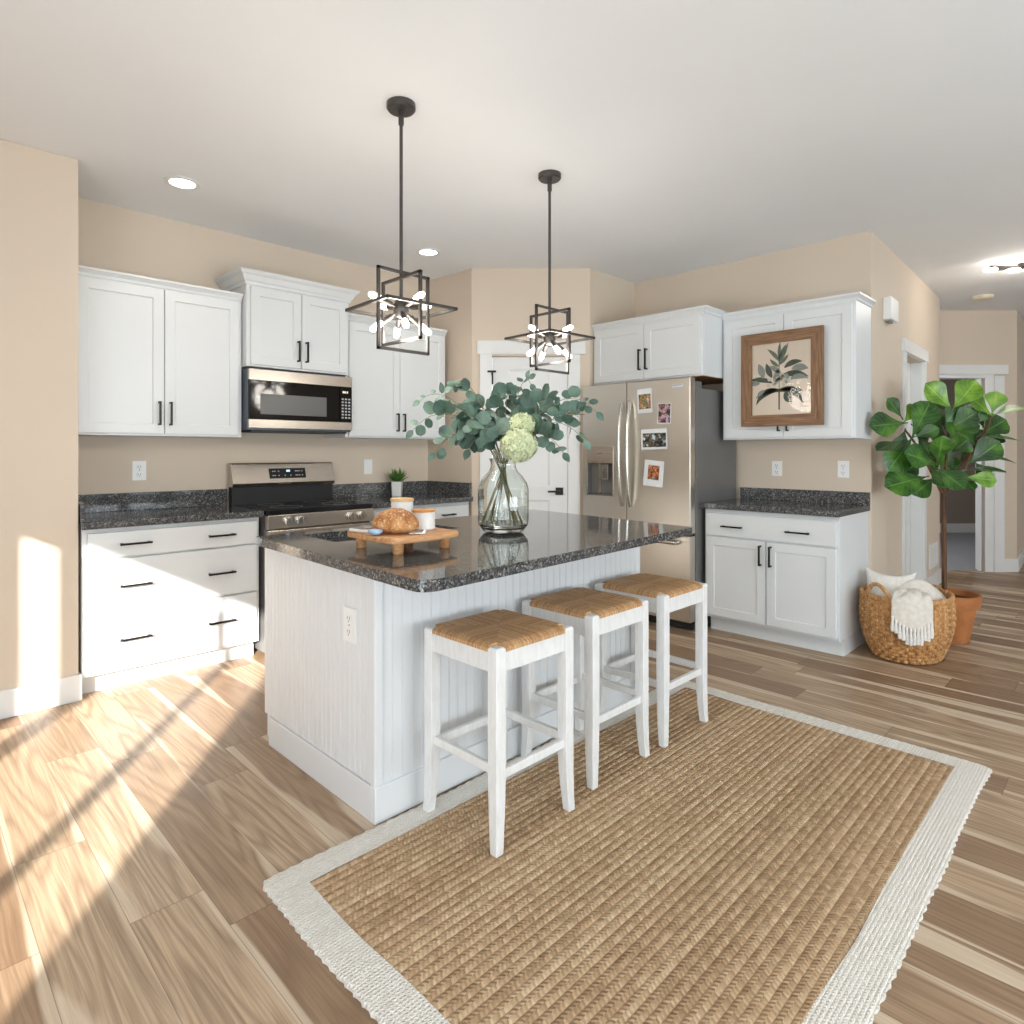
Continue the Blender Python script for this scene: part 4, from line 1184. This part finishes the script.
# loaf
b = B()
bmesh.ops.create_icosphere(b.bm, subdivisions=5, radius=1.0)
for v_ in b.bm.verts:
    x, y, z = v_.co
    n_ = mnoise.noise(Vector((x * 2.1, y * 2.1, z * 2.1)))
    n2 = mnoise.noise(Vector((x * 7, y * 7, z * 7)))
    q = 1 + 0.014 * n_ + 0.008 * n2
    zz = z * 0.062 * q if z > 0 else z * 0.03 * q
    # scored slash across the crown
    if z > 0.2:
        dd = abs(x * 0.75 + y * 0.55 - 0.12)
        zz -= 0.006 * max(0, 1 - dd / 0.10)
        zz += 0.003 * max(0, 1 - abs(dd - 0.15) / 0.07)
    v_.co = (x * 0.086 * q, y * 0.062 * q, zz + 0.03)
lo_ = thing('bread_loaf', 'round crusty brown bread loaf on the serving board', 'bread', (1.345, 1.955, ZB), -pi / 4)
obj('crust', b, M['crust'], lo_, smooth=True, angle=80)

def canister(label, x, y, z, r0, r1, h, lidm, lidh):
    t = thing('canister', label, 'canister', (x, y, z))
    obj('jar', B().lathe([(0, 0), (r0 - 0.006, 0), (r0, 0.006), (r1, h - 0.004), (r1 - 0.003, h), (0, h)], 36), M['whiteceramic'], t, smooth=True)
    obj('lid', B().lathe([(0, h), (r1 + 0.002, h), (r1 + 0.003, h + lidh * 0.5), (r1 + 0.001, h + lidh), (0, h + lidh)], 36), lidm, t, smooth=True)
canister('short white canister with amber wooden lid on the serving board', 1.487, 1.974, ZB, 0.046, 0.044, 0.070, M['cupwood'], 0.008)
canister('tall white canister with pale wooden lid behind the loaf', 1.562, 2.222, 0.9155, 0.043, 0.047, 0.155, M['lidwood'], 0.011)

# spoon and small spreader at the board's edge
t = thing('spoon', 'white-handled spoon with pale blue bowl on the board left of the loaf', 'spoon', (1.240, 1.979, ZB + 0.001), 0)
dlat = lf(1, 0)
b = B()
pts = [lf(-0.089 + 0.0142 * i, 0.108 - 0.0156 * i, 0.006 + 0.0008 * i) for i in range(8)]
b.tube(pts, lambda q: 0.0065 - 0.002 * q, 10)
obj('handle', b, M['whiteceramic'], t, smooth=True)
b = B()
bmesh.ops.create_uvsphere(b.bm, u_segments=20, v_segments=12, radius=1.0)
for v_ in b.bm.verts:
    x, y, z = v_.co
    p = lf(x * 0.027, y * 0.020, 0.015 + z * 0.0145 - (0.006 * (1 - x * x - y * y) if z > 0.3 else 0))
    v_.co = p + lf(0.030, -0.005)
obj('bowl', b, M['blueglaze'], t, smooth=True)
t = thing('paper_scrap', 'small crumpled white paper scrap on the board by the short canister', 'paper', (1.385, 1.872, ZB + 0.0005))
b = B(); gr = []
for i in range(9):
    rw = []
    for j in range(7):
        x, y = -0.03 + 0.06 * i / 8, -0.016 + 0.032 * j / 6
        z = 0.004 + 0.007 * abs(mnoise.noise(Vector((x * 60, y * 60, 3)))) + (0.012 if i > 6 else 0) * (1 - abs(j - 3) / 3)
        p = lf(x, y, z); rw.append(b.v(p))
    gr.append(rw)
for i in range(8):
    for j in range(6): b.f([gr[i][j], gr[i + 1][j], gr[i + 1][j + 1], gr[i][j + 1]])
o = obj('sheet', b, M['whiteceramic'], t, smooth=True, angle=60)
md = o.modifiers.new('thick', 'SOLIDIFY'); md.thickness = 0.002

# ------------------------------------------------------------------ vase with eucalyptus
VX, VY, VZ = 1.990, 2.046, 0.9155
prof_o = [(0.0, 0.0), (0.072, 0.0), (0.09, 0.006), (0.112, 0.034), (0.1155, 0.06), (0.1155, 0.195), (0.108, 0.222), (0.088, 0.252), (0.066, 0.275), (0.058, 0.292), (0.057, 0.312), (0.062, 0.328), (0.066, 0.333)]
prof_i = [(0.062, 0.333), (0.058, 0.328), (0.053, 0.312), (0.054, 0.292), (0.062, 0.273), (0.084, 0.249), (0.104, 0.22), (0.1115, 0.194), (0.1115, 0.062), (0.107, 0.04), (0.085, 0.022), (0.0, 0.018)]
v = obj('vase', B().lathe(prof_o + prof_i, 64), M['glass'], None, (VX, VY, VZ), smooth=True)
tag(v, 'clear green-tinted glass bottle vase holding the eucalyptus on the island', 'vase')

def leaf_grid(b, base, tip, nrm, W, fold=0.25, droop=0.12, shape='round', nu=4, nv=7):
    """leaf from base to tip; nrm roughly its upper side. UVs: u across, v along"""
    uvl = b.bm.loops.layers.uv.verify()
    base, tip = Vector(base), Vector(tip)
    ax = tip - base; L = ax.length; ax.normalize()
    side = ax.cross(Vector(nrm))
    if side.length < 1e-4: side = ax.cross(Vector((0.3, 0.2, 1)))
    side.normalize(); up = side.cross(ax).normalized()
    G = []
    for j in range(nv + 1):
        q = j / nv
        if shape == 'round': wd = sqrt(max(0, 1 - (2 * q - 1) ** 2)) ** 0.85
        elif shape == 'fig': wd = (sin(pi * q ** 1.55)) ** 0.62 * (0.32 + 0.68 * min(1, q * 1.5)) if 0 < q < 1 else 0
        elif shape == 'oval': wd = sin(pi * q ** 0.85) ** 0.9 if 0 < q < 1 else 0
        else: wd = sin(pi * min(1, q * 0.9 + 0.1)) ** 0.8
        wd = max(wd, 0.03)
        row = []
        for i in range(nu + 1):
            s_ = i / nu * 2 - 1
            wave = 0.035 * sin(q * 9 + s_ * 2.0) * abs(s_) if shape == 'fig' else 0
            p = base + ax * (L * q) + side * (s_ * wd * W * 0.5) + up * (W * 0.5 * (fold * abs(s_) * wd + wave) - droop * L * q * q)
            row.append(b.v(p))
        G.append(row)
    for j in range(nv):
        for i in range(nu):
            f = b.f([G[j][i], G[j][i + 1], G[j + 1][i + 1], G[j + 1][i]])
            if f:
                f.smooth = True
                for lp, (a, c) in zip(f.loops, ((i, j), (i + 1, j), (i + 1, j + 1), (i, j + 1))): lp[uvl].uv = (a / nu, c / nv)

def bez(p, n=16):
    out = []
    for i in range(n + 1):
        q = i / n; a = [Vector(x) for x in p]
        while len(a) > 1: a = [a[k] * (1 - q) + a[k + 1] * q for k in range(len(a) - 1)]
        out.append(a[0])
    return out

rnd = random.Random(21)
def branch(label, lat, z, fwd, size=0.036, n=9, low=0.30, kind='round'):
    """one eucalyptus branch standing in the vase; tip at (lat, fwd, z) from the vase foot"""
    t = thing('eucalyptus_branch', label, 'branch', (VX, VY, VZ), 0, 'eucalyptus branches in the vase')
    k = -1 if lat > 0 else 1
    a = min(1, abs(lat) / 0.4)
    foot = lf(k * (0.035 + 0.058 * a) + rnd.uniform(-0.012, 0.012), rnd.uniform(-0.045, 0.045) - fwd * 0.15, 0.03)
    neck = lf(-k * 0.018 * a + rnd.uniform(-0.014, 0.014), rnd.uniform(-0.02, 0.02), 0.31)
    tip = lf(lat, fwd, z)
    c1 = neck + (neck - foot) * 0.35
    c2 = lf(lat * 0.62, fwd * 0.7, max(z, 0.36) + 0.10 + 0.10 * a * (1 if z < 0.55 else 0.3))
    sp = bez([neck, c1, c2, tip], 18)
    obj('stem', B().tube([foot, foot.lerp(neck, 0.5), neck * 0.97 + foot * 0.03] + sp, lambda q: 0.0027 - 0.0016 * q, 7), M['stem'], t, smooth=True)
    b = B()
    for i in range(n):
        q = low + (1 - low) * (i + 0.4 * rnd.random()) / n
        idx = min(17, int(q * 18)); p = sp[idx].lerp(sp[idx + 1], q * 18 - idx)
        tg = (sp[idx + 1] - sp[idx]).normalized()
        for s_ in (-1, 1):
            if rnd.random() < 0.12: continue
            az = rnd.uniform(0, 6.28)
            out = tg.cross(Vector((cos(az), sin(az), rnd.uniform(-0.4, 0.9)))).normalized() * s_
            dr_ = (out + tg * rnd.uniform(0.2, 0.9) + Vector((0, 0, rnd.uniform(-0.35, 0.25)))).normalized()
            L = size * 2 * rnd.uniform(0.75, 1.15) * (1.0 if q < 0.8 else 0.72)
            base = p + dr_ * 0.008
            nrm = lf(rnd.uniform(-0.6, 0.6), -1.0 + rnd.uniform(-0.2, 0.6), rnd.uniform(0.1, 0.9))
            leaf_grid(b, base, base + dr_ * L, nrm, L * (0.92 if kind == 'round' else 0.55), 0.10 * rnd.random(), rnd.uniform(-0.05, 0.2), kind, 4, 7)
    dr_ = (sp[-1] - sp[-2]).normalized()
    leaf_grid(b, tip, tip + dr_ * size * 1.5, lf(0, -1, 0.5), size * 1.0, 0.1, 0.05, 'oval', 4, 6)
    obj('foliage', b, M['euca'], t, normals=False)
    return t
BR = [
    ('eucalyptus branch sweeping farthest left toward the handles of the right wall cabinet', -0.405, 0.46, -0.02, 0.034, 9),
    ('eucalyptus branch reaching up left with pointed leaves near the cabinet corner', -0.385, 0.60, 0.06, 0.03, 8),
    ('eucalyptus branch rising above the left side, topped by one high round leaf', -0.235, 0.665, 0.02, 0.032, 8),
    ('eucalyptus branch drooping low on the left, over the backsplash', -0.30, 0.36, -0.08, 0.034, 8),
    ('eucalyptus branch with large round leaves spreading left of centre toward the camera', -0.17, 0.46, -0.14, 0.038, 7),
    ('eucalyptus branch standing upright just left of the hydrangeas', -0.06, 0.60, 0.03, 0.034, 8),
    ('eucalyptus branch with a big round leaf hanging over the vase shoulder on the left', -0.085, 0.43, -0.17, 0.042, 5),
    ('eucalyptus branch with slim pointed leaves rising tallest behind the hydrangeas', 0.125, 0.675, 0.03, 0.03, 8),
    ('eucalyptus branch leaning back toward the pantry door', 0.02, 0.615, 0.14, 0.034, 8),
    ('eucalyptus branch rising right of the hydrangeas before the pantry door', 0.255, 0.575, 0.02, 0.038, 8),
    ('eucalyptus branch reaching farthest right, across the refrigerator', 0.425, 0.545, 0.03, 0.036, 9),
    ('eucalyptus branch arching right and down beside the refrigerator edge', 0.36, 0.415, -0.03, 0.036, 9),
    ('eucalyptus branch drooping low right of the hydrangeas', 0.265, 0.36, -0.07, 0.034, 8),
    ('eucalyptus branch filling the middle right behind the larger hydrangea', 0.19, 0.47, 0.08, 0.036, 7),
    ('eucalyptus branch filling the middle left behind the large round leaves', -0.19, 0.52, 0.10, 0.036, 8),
    ('eucalyptus branch bending forward low between vase neck and hydrangea', -0.15, 0.375, -0.06, 0.036, 6),
]
for i, (lb, la, z, fwd, sz, nn) in enumerate(BR):
    branch(lb, la, z, fwd, sz, nn, 0.30 if z > 0.4 else 0.38, 'oval' if i in (1, 7) else 'round')

# dry pinkish twigs among the leaves
def twig(label, lat, z, fwd):
    t = thing('seed_twig', label, 'branch', (VX, VY, VZ), 0, 'dry seed twigs in the vase')
    neck = lf(0.01 * (1 if lat > 0 else -1), 0.0, 0.30); tip = lf(lat, fwd, z)
    sp = bez([neck, neck + Vector((0, 0, 0.1)), lf(lat * 0.6, fwd, z + 0.03), tip], 14)
    obj('stem', B().tube([lf(-0.05 if lat > 0 else 0.05, 0.02, 0.03), neck] + sp[1:], 0.0018, 6), M['stem'], t, smooth=True)
    b = B()
    for i in range(26):
        q = 0.45 + 0.55 * i / 26; idx = min(13, int(q * 14)); p = sp[idx].lerp(sp[idx + 1], q * 14 - idx)
        d = Vector((rnd.uniform(-1, 1), rnd.uniform(-1, 1), rnd.uniform(-0.5, 1))).normalized()
        e = p + d * rnd.uniform(0.012, 0.035)
        b.tube([p, e], 0.0008, 4)
        b.lathe([(0, e.z - 0.003), (0.003, e.z), (0, e.z + 0.003)], 6, (e.x, e.y))
    obj('seed_head', b, M['bract'], t)
twig('dry pinkish seed twig leaning left among the eucalyptus', -0.29, 0.53, 0.0)
twig('dry pinkish seed twig rising right of the hydrangeas', 0.22, 0.56, 0.04)
twig('dry pinkish seed twig reaching right toward the refrigerator', 0.37, 0.53, 0.0)

def hydrangea(label, lat, fwd, z, r, m, n):
    t = thing('hydrangea', label, 'flower', (VX, VY, VZ), 0, 'hydrangea blooms in the vase')
    c = lf(lat, fwd, z)
    neck = lf(0.012, -0.012, 0.30)
    sp = bez([lf(-0.03, 0.02, 0.03), neck * 0.9 + lf(-0.005, 0, 0.03), neck + Vector((0, 0, 0.05)), c], 12)
    obj('stem', B().tube(sp, 0.0032, 7), M['stem'], t, smooth=True)
    b = B()
    for i in range(n):
        y_ = 1 - 2 * (i + 0.5) / n; rr = sqrt(1 - y_ * y_); ph = i * 2.39996
        d = Vector((rr * cos(ph), rr * sin(ph), y_))
        p = c + Vector((d.x * r, d.y * r, d.z * r * 0.92)) * rnd.uniform(0.88, 1.05)
        u = d.cross(Vector((0.2, 0.3, 1))).normalized(); w = d.cross(u)
        s_ = r * rnd.uniform(0.17, 0.22) ; a0 = rnd.uniform(0, 6.28)
        cc_ = b.v(p - d * 0.002)
        for k in range(4):
            a = a0 + k * pi / 2
            e0 = u * cos(a - 0.62) + w * sin(a - 0.62); e1 = u * cos(a) + w * sin(a); e2 = u * cos(a + 0.62) + w * sin(a + 0.62)
            b.f([cc_, b.v(p + e0 * s_ * 0.75 + d * 0.002), b.v(p + e1 * s_ + d * rnd.uniform(0.0, 0.006)), b.v(p + e2 * s_ * 0.75 + d * 0.002)])
    bl = obj('bloom', b, m, t, normals=False)
    b = B(); bmesh.ops.create_icosphere(b.bm, subdivisions=3, radius=r * 0.86)
    for v_ in b.bm.verts: v_.co = Vector((v_.co.x, v_.co.y, v_.co.z * 0.92)) + c
    obj('bloom_core', b, M['hydra2'], bl, smooth=True)
hydrangea('large pale green hydrangea bloom leaning over the front of the vase', 0.068, -0.13, 0.392, 0.078, M['hydra'], 230)
hydrangea('smaller pale green hydrangea bloom behind and above the large one', 0.082, -0.06, 0.482, 0.058, M['hydra'], 170)

# ------------------------------------------------------------------ potted succulent on the right counter
t = thing('potted_succulent', 'small spiky green succulent in a square white pot by the backsplash', 'plant', (2.995, 4.33, 0.9155), -pi / 4)
b = B()
w0, w1, hh = 0.036, 0.041, 0.118
rows = [[b.v((sx * q, sy * q, z)) for sx, sy in ((-1, -1), (1, -1), (1, 1), (-1, 1))] for q, z in ((w0, 0), (w1, hh), (w1 - 0.006, hh), (w1 - 0.008, hh - 0.012))]
for i in range(3):
    for k in range(4): b.f([rows[i][k], rows[i][(k + 1) % 4], rows[i + 1][(k + 1) % 4], rows[i + 1][k]])
b.f(rows[0][::-1]); b.f(rows[3])
obj('pot', b, M['whiteceramic'], t, bevel=0.002)
b = B()
for i in range(95):
    a = rnd.uniform(0, 6.28); r0 = rnd.uniform(0, 0.03); el = rnd.uniform(0.25, 1.45)
    base = Vector((r0 * cos(a), r0 * sin(a), hh - 0.012 + rnd.uniform(0, 0.03)))
    L = rnd.uniform(0.07, 0.12)
    d = Vector((cos(a) * cos(el), sin(a) * cos(el), sin(el)))
    leaf_grid(b, base, base + d * L, Vector((-cos(a) * sin(el), -sin(a) * sin(el), cos(el))), 0.014, 0.4, -0.1, 'spike', 2, 4)
obj('foliage', b, M['grass'], t, normals=False)

# ------------------------------------------------------------------ fig in a terracotta pot
FX, FY = 5.13, 0.925
t = thing('fiddle_leaf_fig', 'tall fiddle-leaf fig tree in a terracotta pot by the hall wall', 'plant', (FX, FY, 0))
pot = obj('pot', B().lathe([(0, 0), (0.105, 0), (0.11, 0.004), (0.150, 0.235), (0.168, 0.237), (0.180, 0.316), (0.178, 0.322), (0.164, 0.322), (0.158, 0.28), (0, 0.28)], 48), M['terracotta'], t, smooth=True, angle=30)
obj('soil', B().lathe([(0, 0.292), (0.08, 0.29), (0.157, 0.282), (0.157, 0.279), (0, 0.279)], 40), M['soil'], t, smooth=True)
def FP(u, v, f=0.0):        # authored in a plan seen square-on from the kitchen: u right, v up, f away
    d = 4.28 + f
    return lf((u - 512) / 630 * d, d, 1.28 + (451.5 - v) / 630 * d) - Vector((FX, FY, 0))
b = B()
tr = [FP(944.5, 598), FP(944.2, 560), FP(943.8, 520), FP(943.3, 494)]
tr[0].z = 0.27
b.tube(tr, lambda q: 0.017 - 0.003 * q, 12)
for pts in ([(943.3, 495, 0), (938, 487, -.01), (925, 455, -.03), (912, 438, -.06), (905, 430, -.08)],
            [(943.3, 495, 0), (948, 487, .02), (962, 462, .04), (976, 444, .05), (984, 430, .03)],
            [(943.3, 495, 0), (944, 480, .03), (949, 440, .05), (950, 412, .04), (951, 404, .02)],
            [(962, 462, .04), (985, 440, .0), (992, 415, -.02)],
            [(925, 455, -.03), (935, 462, -.1), (938, 464, -.16)],
            [(976, 444, .05), (962, 470, -.04), (966, 478, -.08)]):
    b.tube(bez([FP(*p) for p in pts], 8), lambda q: 0.011 - 0.005 * q, 8)
obj('trunk', b, M['trunk'], t, smooth=True)
LV = [  # base (u, v), tip (u, v), width, base depth, tip depth, bright
    (952, 410, 928, 383, .15, 0, -.02), (953, 409, 977, 380, .17, -.02, -.06), (950, 411, 934, 400, .11, .04, .1), (952, 412, 975, 402, .12, .05, .12),
    (902, 418, 889, 398, .105, -.08, -.10), (905, 423, 872.5, 425, .125, -.08, -.16), (904, 422, 920, 405, .11, -.05, .0), (912, 437, 932, 400, .12, -.08, -.06),
    (905, 440, 877, 448, .055, -.1, -.14), (912, 438, 890, 470, .14, -.08, -.16), (936, 464, 907, 452, .17, -.16, -.2), (937, 463, 944, 437, .15, -.16, -.26),
    (926, 477, 888, 485, .105, -.06, -.14), (934, 478, 915, 494, .11, -.05, -.12), (936, 468, 966, 487, .19, -.14, -.26), (965, 477, 998, 480, .115, -.06, -.12),
    (965, 470, 1007, 468, .07, -.05, -.08), (988, 457, 1017, 461, .05, .0, -.02), (968, 464, 1001, 441, .17, .0, -.06), (980, 437, 1022, 437, .06, .03, .05),
    (981, 434, 1006, 419, .17, .02, -.05), (994, 415, 1023, 404, .06, -.02, .0), (991, 415, 972, 396, .15, -.02, -.04), (992, 413, 998, 391, .13, -.02, -.03),
    (950, 428, 977, 412, .15, .0, -.1), (951, 430, 980, 424, .14, -.02, -.1), (948, 440, 928, 420, .17, .02, -.06), (914, 437, 939, 428, .09, -.12, -.2),
    (945, 428, 939, 412, .12, .05, .1), (979, 446, 958, 430, .12, .02, -.04), (960, 462, 975, 444, .13, .06, .1), (928, 452, 921, 436, .13, .0, -.04),
    (955, 470, 942, 452, .14, .05, .02), (975, 440, 960, 420, .14, .08, .12), (920, 446, 940, 470, .13, .04, .02), (966, 452, 990, 430, .13, .1, .14),
    (984, 428, 975, 412, .13, .06, .1), (940, 455, 962, 470, .13, .08, .05), (905, 430, 898, 452, .11, -.02, -.03), (945, 445, 930, 432, .14, -.06, -.12), (952, 452, 968, 440, .14, -.08, -.16), (930, 470, 945, 482, .12, -.02, -.08), (945, 425, 958, 408, .13, .0, -.02), (958, 440, 948, 425, .12, -.02, -.1), (975, 462, 988, 478, .12, .0, -.05), (920, 460, 905, 472, .13, .0, .03), (970, 425, 984, 408, .12, .02, .0), (938, 440, 925, 455, .13, .04, .04), (950, 470, 940, 486, .11, .0, -.06), (912, 425, 926, 440, .12, .0, .0), (985, 445, 1000, 432, .13, .04, .06), (962, 478, 975, 489, .10, -.02, -.1)]
old_, young_ = B(), B()
for li, (u0, v0, u1, v1, wd, f0, f1) in enumerate(LV):
    b = young_ if li in (0, 1, 6, 15, 21, 22, 23) else old_
    p0, p1 = FP(u0, v0, f0), FP(u1, v1, f1)
    L = (p1 - p0).length
    thin = wd < 0.08
    nrm = lf(rnd.uniform(-0.25, 0.25), -0.35 if thin else -1.0, 1.0 if thin else rnd.uniform(0.25, 0.8))
    leaf_grid(b, p0, p1, nrm, max(wd * 1.08, L * 0.66) if not thin else 0.125, 0.16, 0.10, 'fig', 6, 10)
    b.tube([p0 - (p1 - p0) * 0.08, p0 + (p1 - p0) * 0.04], 0.004, 6)
obj('foliage', old_, M['figleaf'], t, normals=False)
tag(obj('young_foliage', young_, M['figyoung'], t, normals=False), 'bright yellow-green young leaves at the top')

# ------------------------------------------------------------------ basket, pillow, throw
BX, BY = 4.555, 1.050
t = thing('wicker_basket', 'oval woven wicker basket with arched handles beside the base cabinet', 'basket', (BX, BY, 0))
AX, AY = 0.285, 0.240
def bprof(z):               # radius factor by height
    q = z / 0.39
    return 0.74 + 0.30 * (1 - (1 - min(1, q / 0.75)) ** 2) - 0.04 * max(0, q - 0.7) / 0.3
NS, NR = 312, 90
b = B(); rows = []
for j in range(NR + 1):
    z = 0.39 * j / NR; row = []
    for i in range(NS):
        a = 2 * pi * i / NS
        warp = cos(i * pi * 26 / NS * 2) ; weft = j / NR * 18
        over = warp * (1 if int(weft) % 2 == 0 else -1)
        bulge = sin(pi * (weft % 1.0))
        r = bprof(z) * (1 + 0.0) + 0.068 * (0.5 + 0.5 * math.tanh(2.6 * over)) * bulge ** 0.6 - 0.02
        row.append(b.v((AX * r * cos(a), AY * r * sin(a), z + 0.002)))
    rows.append(row)
inner = [[b.v((AX * (bprof(z) - 0.05) * cos(2 * pi * i / NS), AY * (bprof(z) - 0.05) * sin(2 * pi * i / NS), z + 0.002)) for i in range(NS)] for z in (0.39, 0.2, 0.02)]
seq = rows + inner
for j in range(len(seq) - 1):
    for i in range(NS): b.f([seq[j][i], seq[j][(i + 1) % NS], seq[j + 1][(i + 1) % NS], seq[j + 1][i]])
b.f(seq[-1]); b.f(rows[0][::-1])
obj('woven_body', b, M['wicker'], t, smooth=True, angle=60)
b = B()
rim = []
for k in range(2):
    pts = [(AX * 1.01 * cos(2 * pi * i / 60), AY * 1.01 * sin(2 * pi * i / 60), 0.392 + 0.006 * sin(i * 1.6 + k * pi)) for i in range(61)]
    b.tube(pts, 0.010, 7)
obj('rim', b, M['wicker'], t, smooth=True)
def bhandle(a0, lift=0.10):
    b = B(); n = 16; P = []
    for i in range(n + 1):
        q = i / n; a = a0 + (q - 0.5) * 0.70
        P.append(Vector((AX * 1.03 * cos(a), AY * 1.03 * sin(a), 0.372 + lift * sin(pi * q) ** 0.7)))
    b.tube(P, 0.011, 8)
    for k in (0, 1):
        pp = [p + Vector((0.006 * cos(i * 1.3 + k * pi), 0.006 * sin(i * 1.3 + k * pi), 0.006 * sin(i * 1.3 + k * pi))) for i, p in enumerate(P)]
        b.tube(pp, 0.007, 6)
    return b
obj('handle', bhandle(radians(158)), M['wicker'], t, smooth=True)
obj('handle', bhandle(radians(338), 0.035), M['wicker'], t, smooth=True)

# pillow standing in the basket
b = B(); n = 26; half = 0.142
top, bot = {}, {}
for i in range(n + 1):
    for j in range(n + 1):
        u, v = i / n * 2 - 1, j / n * 2 - 1
        pin = 1 - 0.12 * (1 - v * v) * abs(u) ** 3 ; pin2 = 1 - 0.30 * (1 - u * u) * abs(v) ** 3
        x, z = u * half * pin, v * half * pin2
        th_ = 0.075 * ((1 - u * u) * (1 - v * v)) ** 0.45 + 0.002
        wr = 0.004 * mnoise.noise(Vector((u * 4, v * 4, 1.0)))
        top[i, j] = b.v((x, -th_ + wr, z)); bot[i, j] = b.v((x, th_ + wr, z))
for i in range(n):
    for j in range(n):
        b.f([top[i, j], top[i + 1, j], top[i + 1, j + 1], top[i, j + 1]]); b.f([bot[i, j], bot[i, j + 1], bot[i + 1, j + 1], bot[i + 1, j]])
for i in range(n):
    b.f([top[i, 0], bot[i, 0], bot[i + 1, 0], top[i + 1, 0]]); b.f([top[i, n], top[i + 1, n], bot[i + 1, n], bot[i, n]])
    b.f([top[0, i], top[0, i + 1], bot[0, i + 1], bot[0, i]]); b.f([top[n, i], bot[n, i], bot[n, i + 1], top[n, i + 1]])
pl = obj('pillow', b, M['linen'], None, Vector((BX - 0.03, BY + 0.082, 0.392)), smooth=True, angle=70)
pl.rotation_euler = (radians(-6), radians(2), radians(-76))
tag(pl, 'cream linen pillow standing in the left of the wicker basket', 'pillow')

# throw: heap in the basket and a flap over the front rim with tassels
t = thing('throw_blanket', 'cream knitted throw with tassels draped over the basket front', 'blanket', (BX, BY, 0))
b = B(); gr = []
A0, A1 = radians(180), radians(224)
NU, NV = 40, 34
def flap(q, s_):
    """q across (0 left .. 1 right), s_ from inside the basket (0) over the rim to the hem (1)"""
    a = A0 + (A1 - A0) * q
    rip = 0.010 * sin(q * 13) + 0.006 * sin(q * 29 + 1)
    hem = 0.095 + 0.055 * sin(pi * min(1, q * 1.05)) + 0.02 * q
    if s_ < 0.45:
        k = s_ / 0.45
        r = 0.30 + 0.73 * k; z = 0.405 + 0.035 * sin(pi * k * 0.9) + 0.022 * mnoise.noise(Vector((q * 5, k * 4, 2)))
    elif s_ < 0.6:
        k = (s_ - 0.45) / 0.15
        r = 1.03 + 0.05 * sin(pi / 2 * k); z = 0.412 - 0.016 * k
    else:
        k = (s_ - 0.6) / 0.4
        r = 1.08 + 0.012 * k + rip * 0.9 * k; z = 0.396 - hem * k
    r += 0.03 if s_ > 0.4 else 0
    return Vector((AX * r * cos(a), AY * r * sin(a), z))
for i in range(NU + 1): gr.append([b.v(flap(i / NU, j / NV)) for j in range(NV + 1)])
for i in range(NU):
    for j in range(NV): b.f([gr[i][j], gr[i + 1][j], gr[i + 1][j + 1], gr[i][j + 1]])
cl = obj('drape', b, M['throw'], t, smooth=True, angle=80)
md = cl.modifiers.new('thick', 'SOLIDIFY'); md.thickness = 0.008; md.offset = 1.0
# heap
b = B(); gr = []
N = 40
for i in range(N + 1):
    q = i / N; row = []
    for j in range(48):
        a = 2 * pi * j / 48
        rr = 0.86 * q
        px, py = AX * rr * cos(a), AY * rr * sin(a)
        fold_ = 0.022 * sin(px * 46 + py * 22 + 3 * mnoise.noise(Vector((px * 5, py * 5, 0)))) + 0.03 * mnoise.noise(Vector((px * 7, py * 7, 4)))
        right = 0.5 + 0.5 * math.tanh((0.02 - py) * 16)
        z = 0.365 + (0.12 * (1 - q ** 2.2) + fold_ * (1 - q ** 4)) * (0.35 + 0.65 * right)
        row.append(b.v((px + 0.012, py - 0.008, z)))
        if q == 0: break
    gr.append(row)
for i in range(N):
    for j in range(48):
        if i == 0: b.f([gr[0][0], gr[1][j], gr[1][(j + 1) % 48]])
        else: b.f([gr[i][j], gr[i + 1][j], gr[i + 1][(j + 1) % 48], gr[i][(j + 1) % 48]])
obj('folded_heap', b, M['throw'], t, smooth=True, angle=80)
for k in range(12):
    q = 0.03 + 0.94 * k / 11
    p = flap(q, 1.0); o_ = Vector((cos((A0 + (A1 - A0) * q)), sin((A0 + (A1 - A0) * q)), 0)) * 0.006
    L = rnd.uniform(0.065, 0.095)
    pts = [p + o_ + Vector((0, 0, 0.012)), p + o_, p + o_ - Vector((0, 0, L * 0.25)), p + o_ * 1.3 - Vector((rnd.uniform(-.004, .004), 0, L * 0.7)), p + o_ - Vector((0, 0, L))]
    obj('tassel', B().tube(pts, lambda s_: (0.006, 0.008, 0.0075, 0.0105, 0.009)[min(4, int(s_ * 4 + 0.5))], 9), M['tassel'], t, smooth=True)
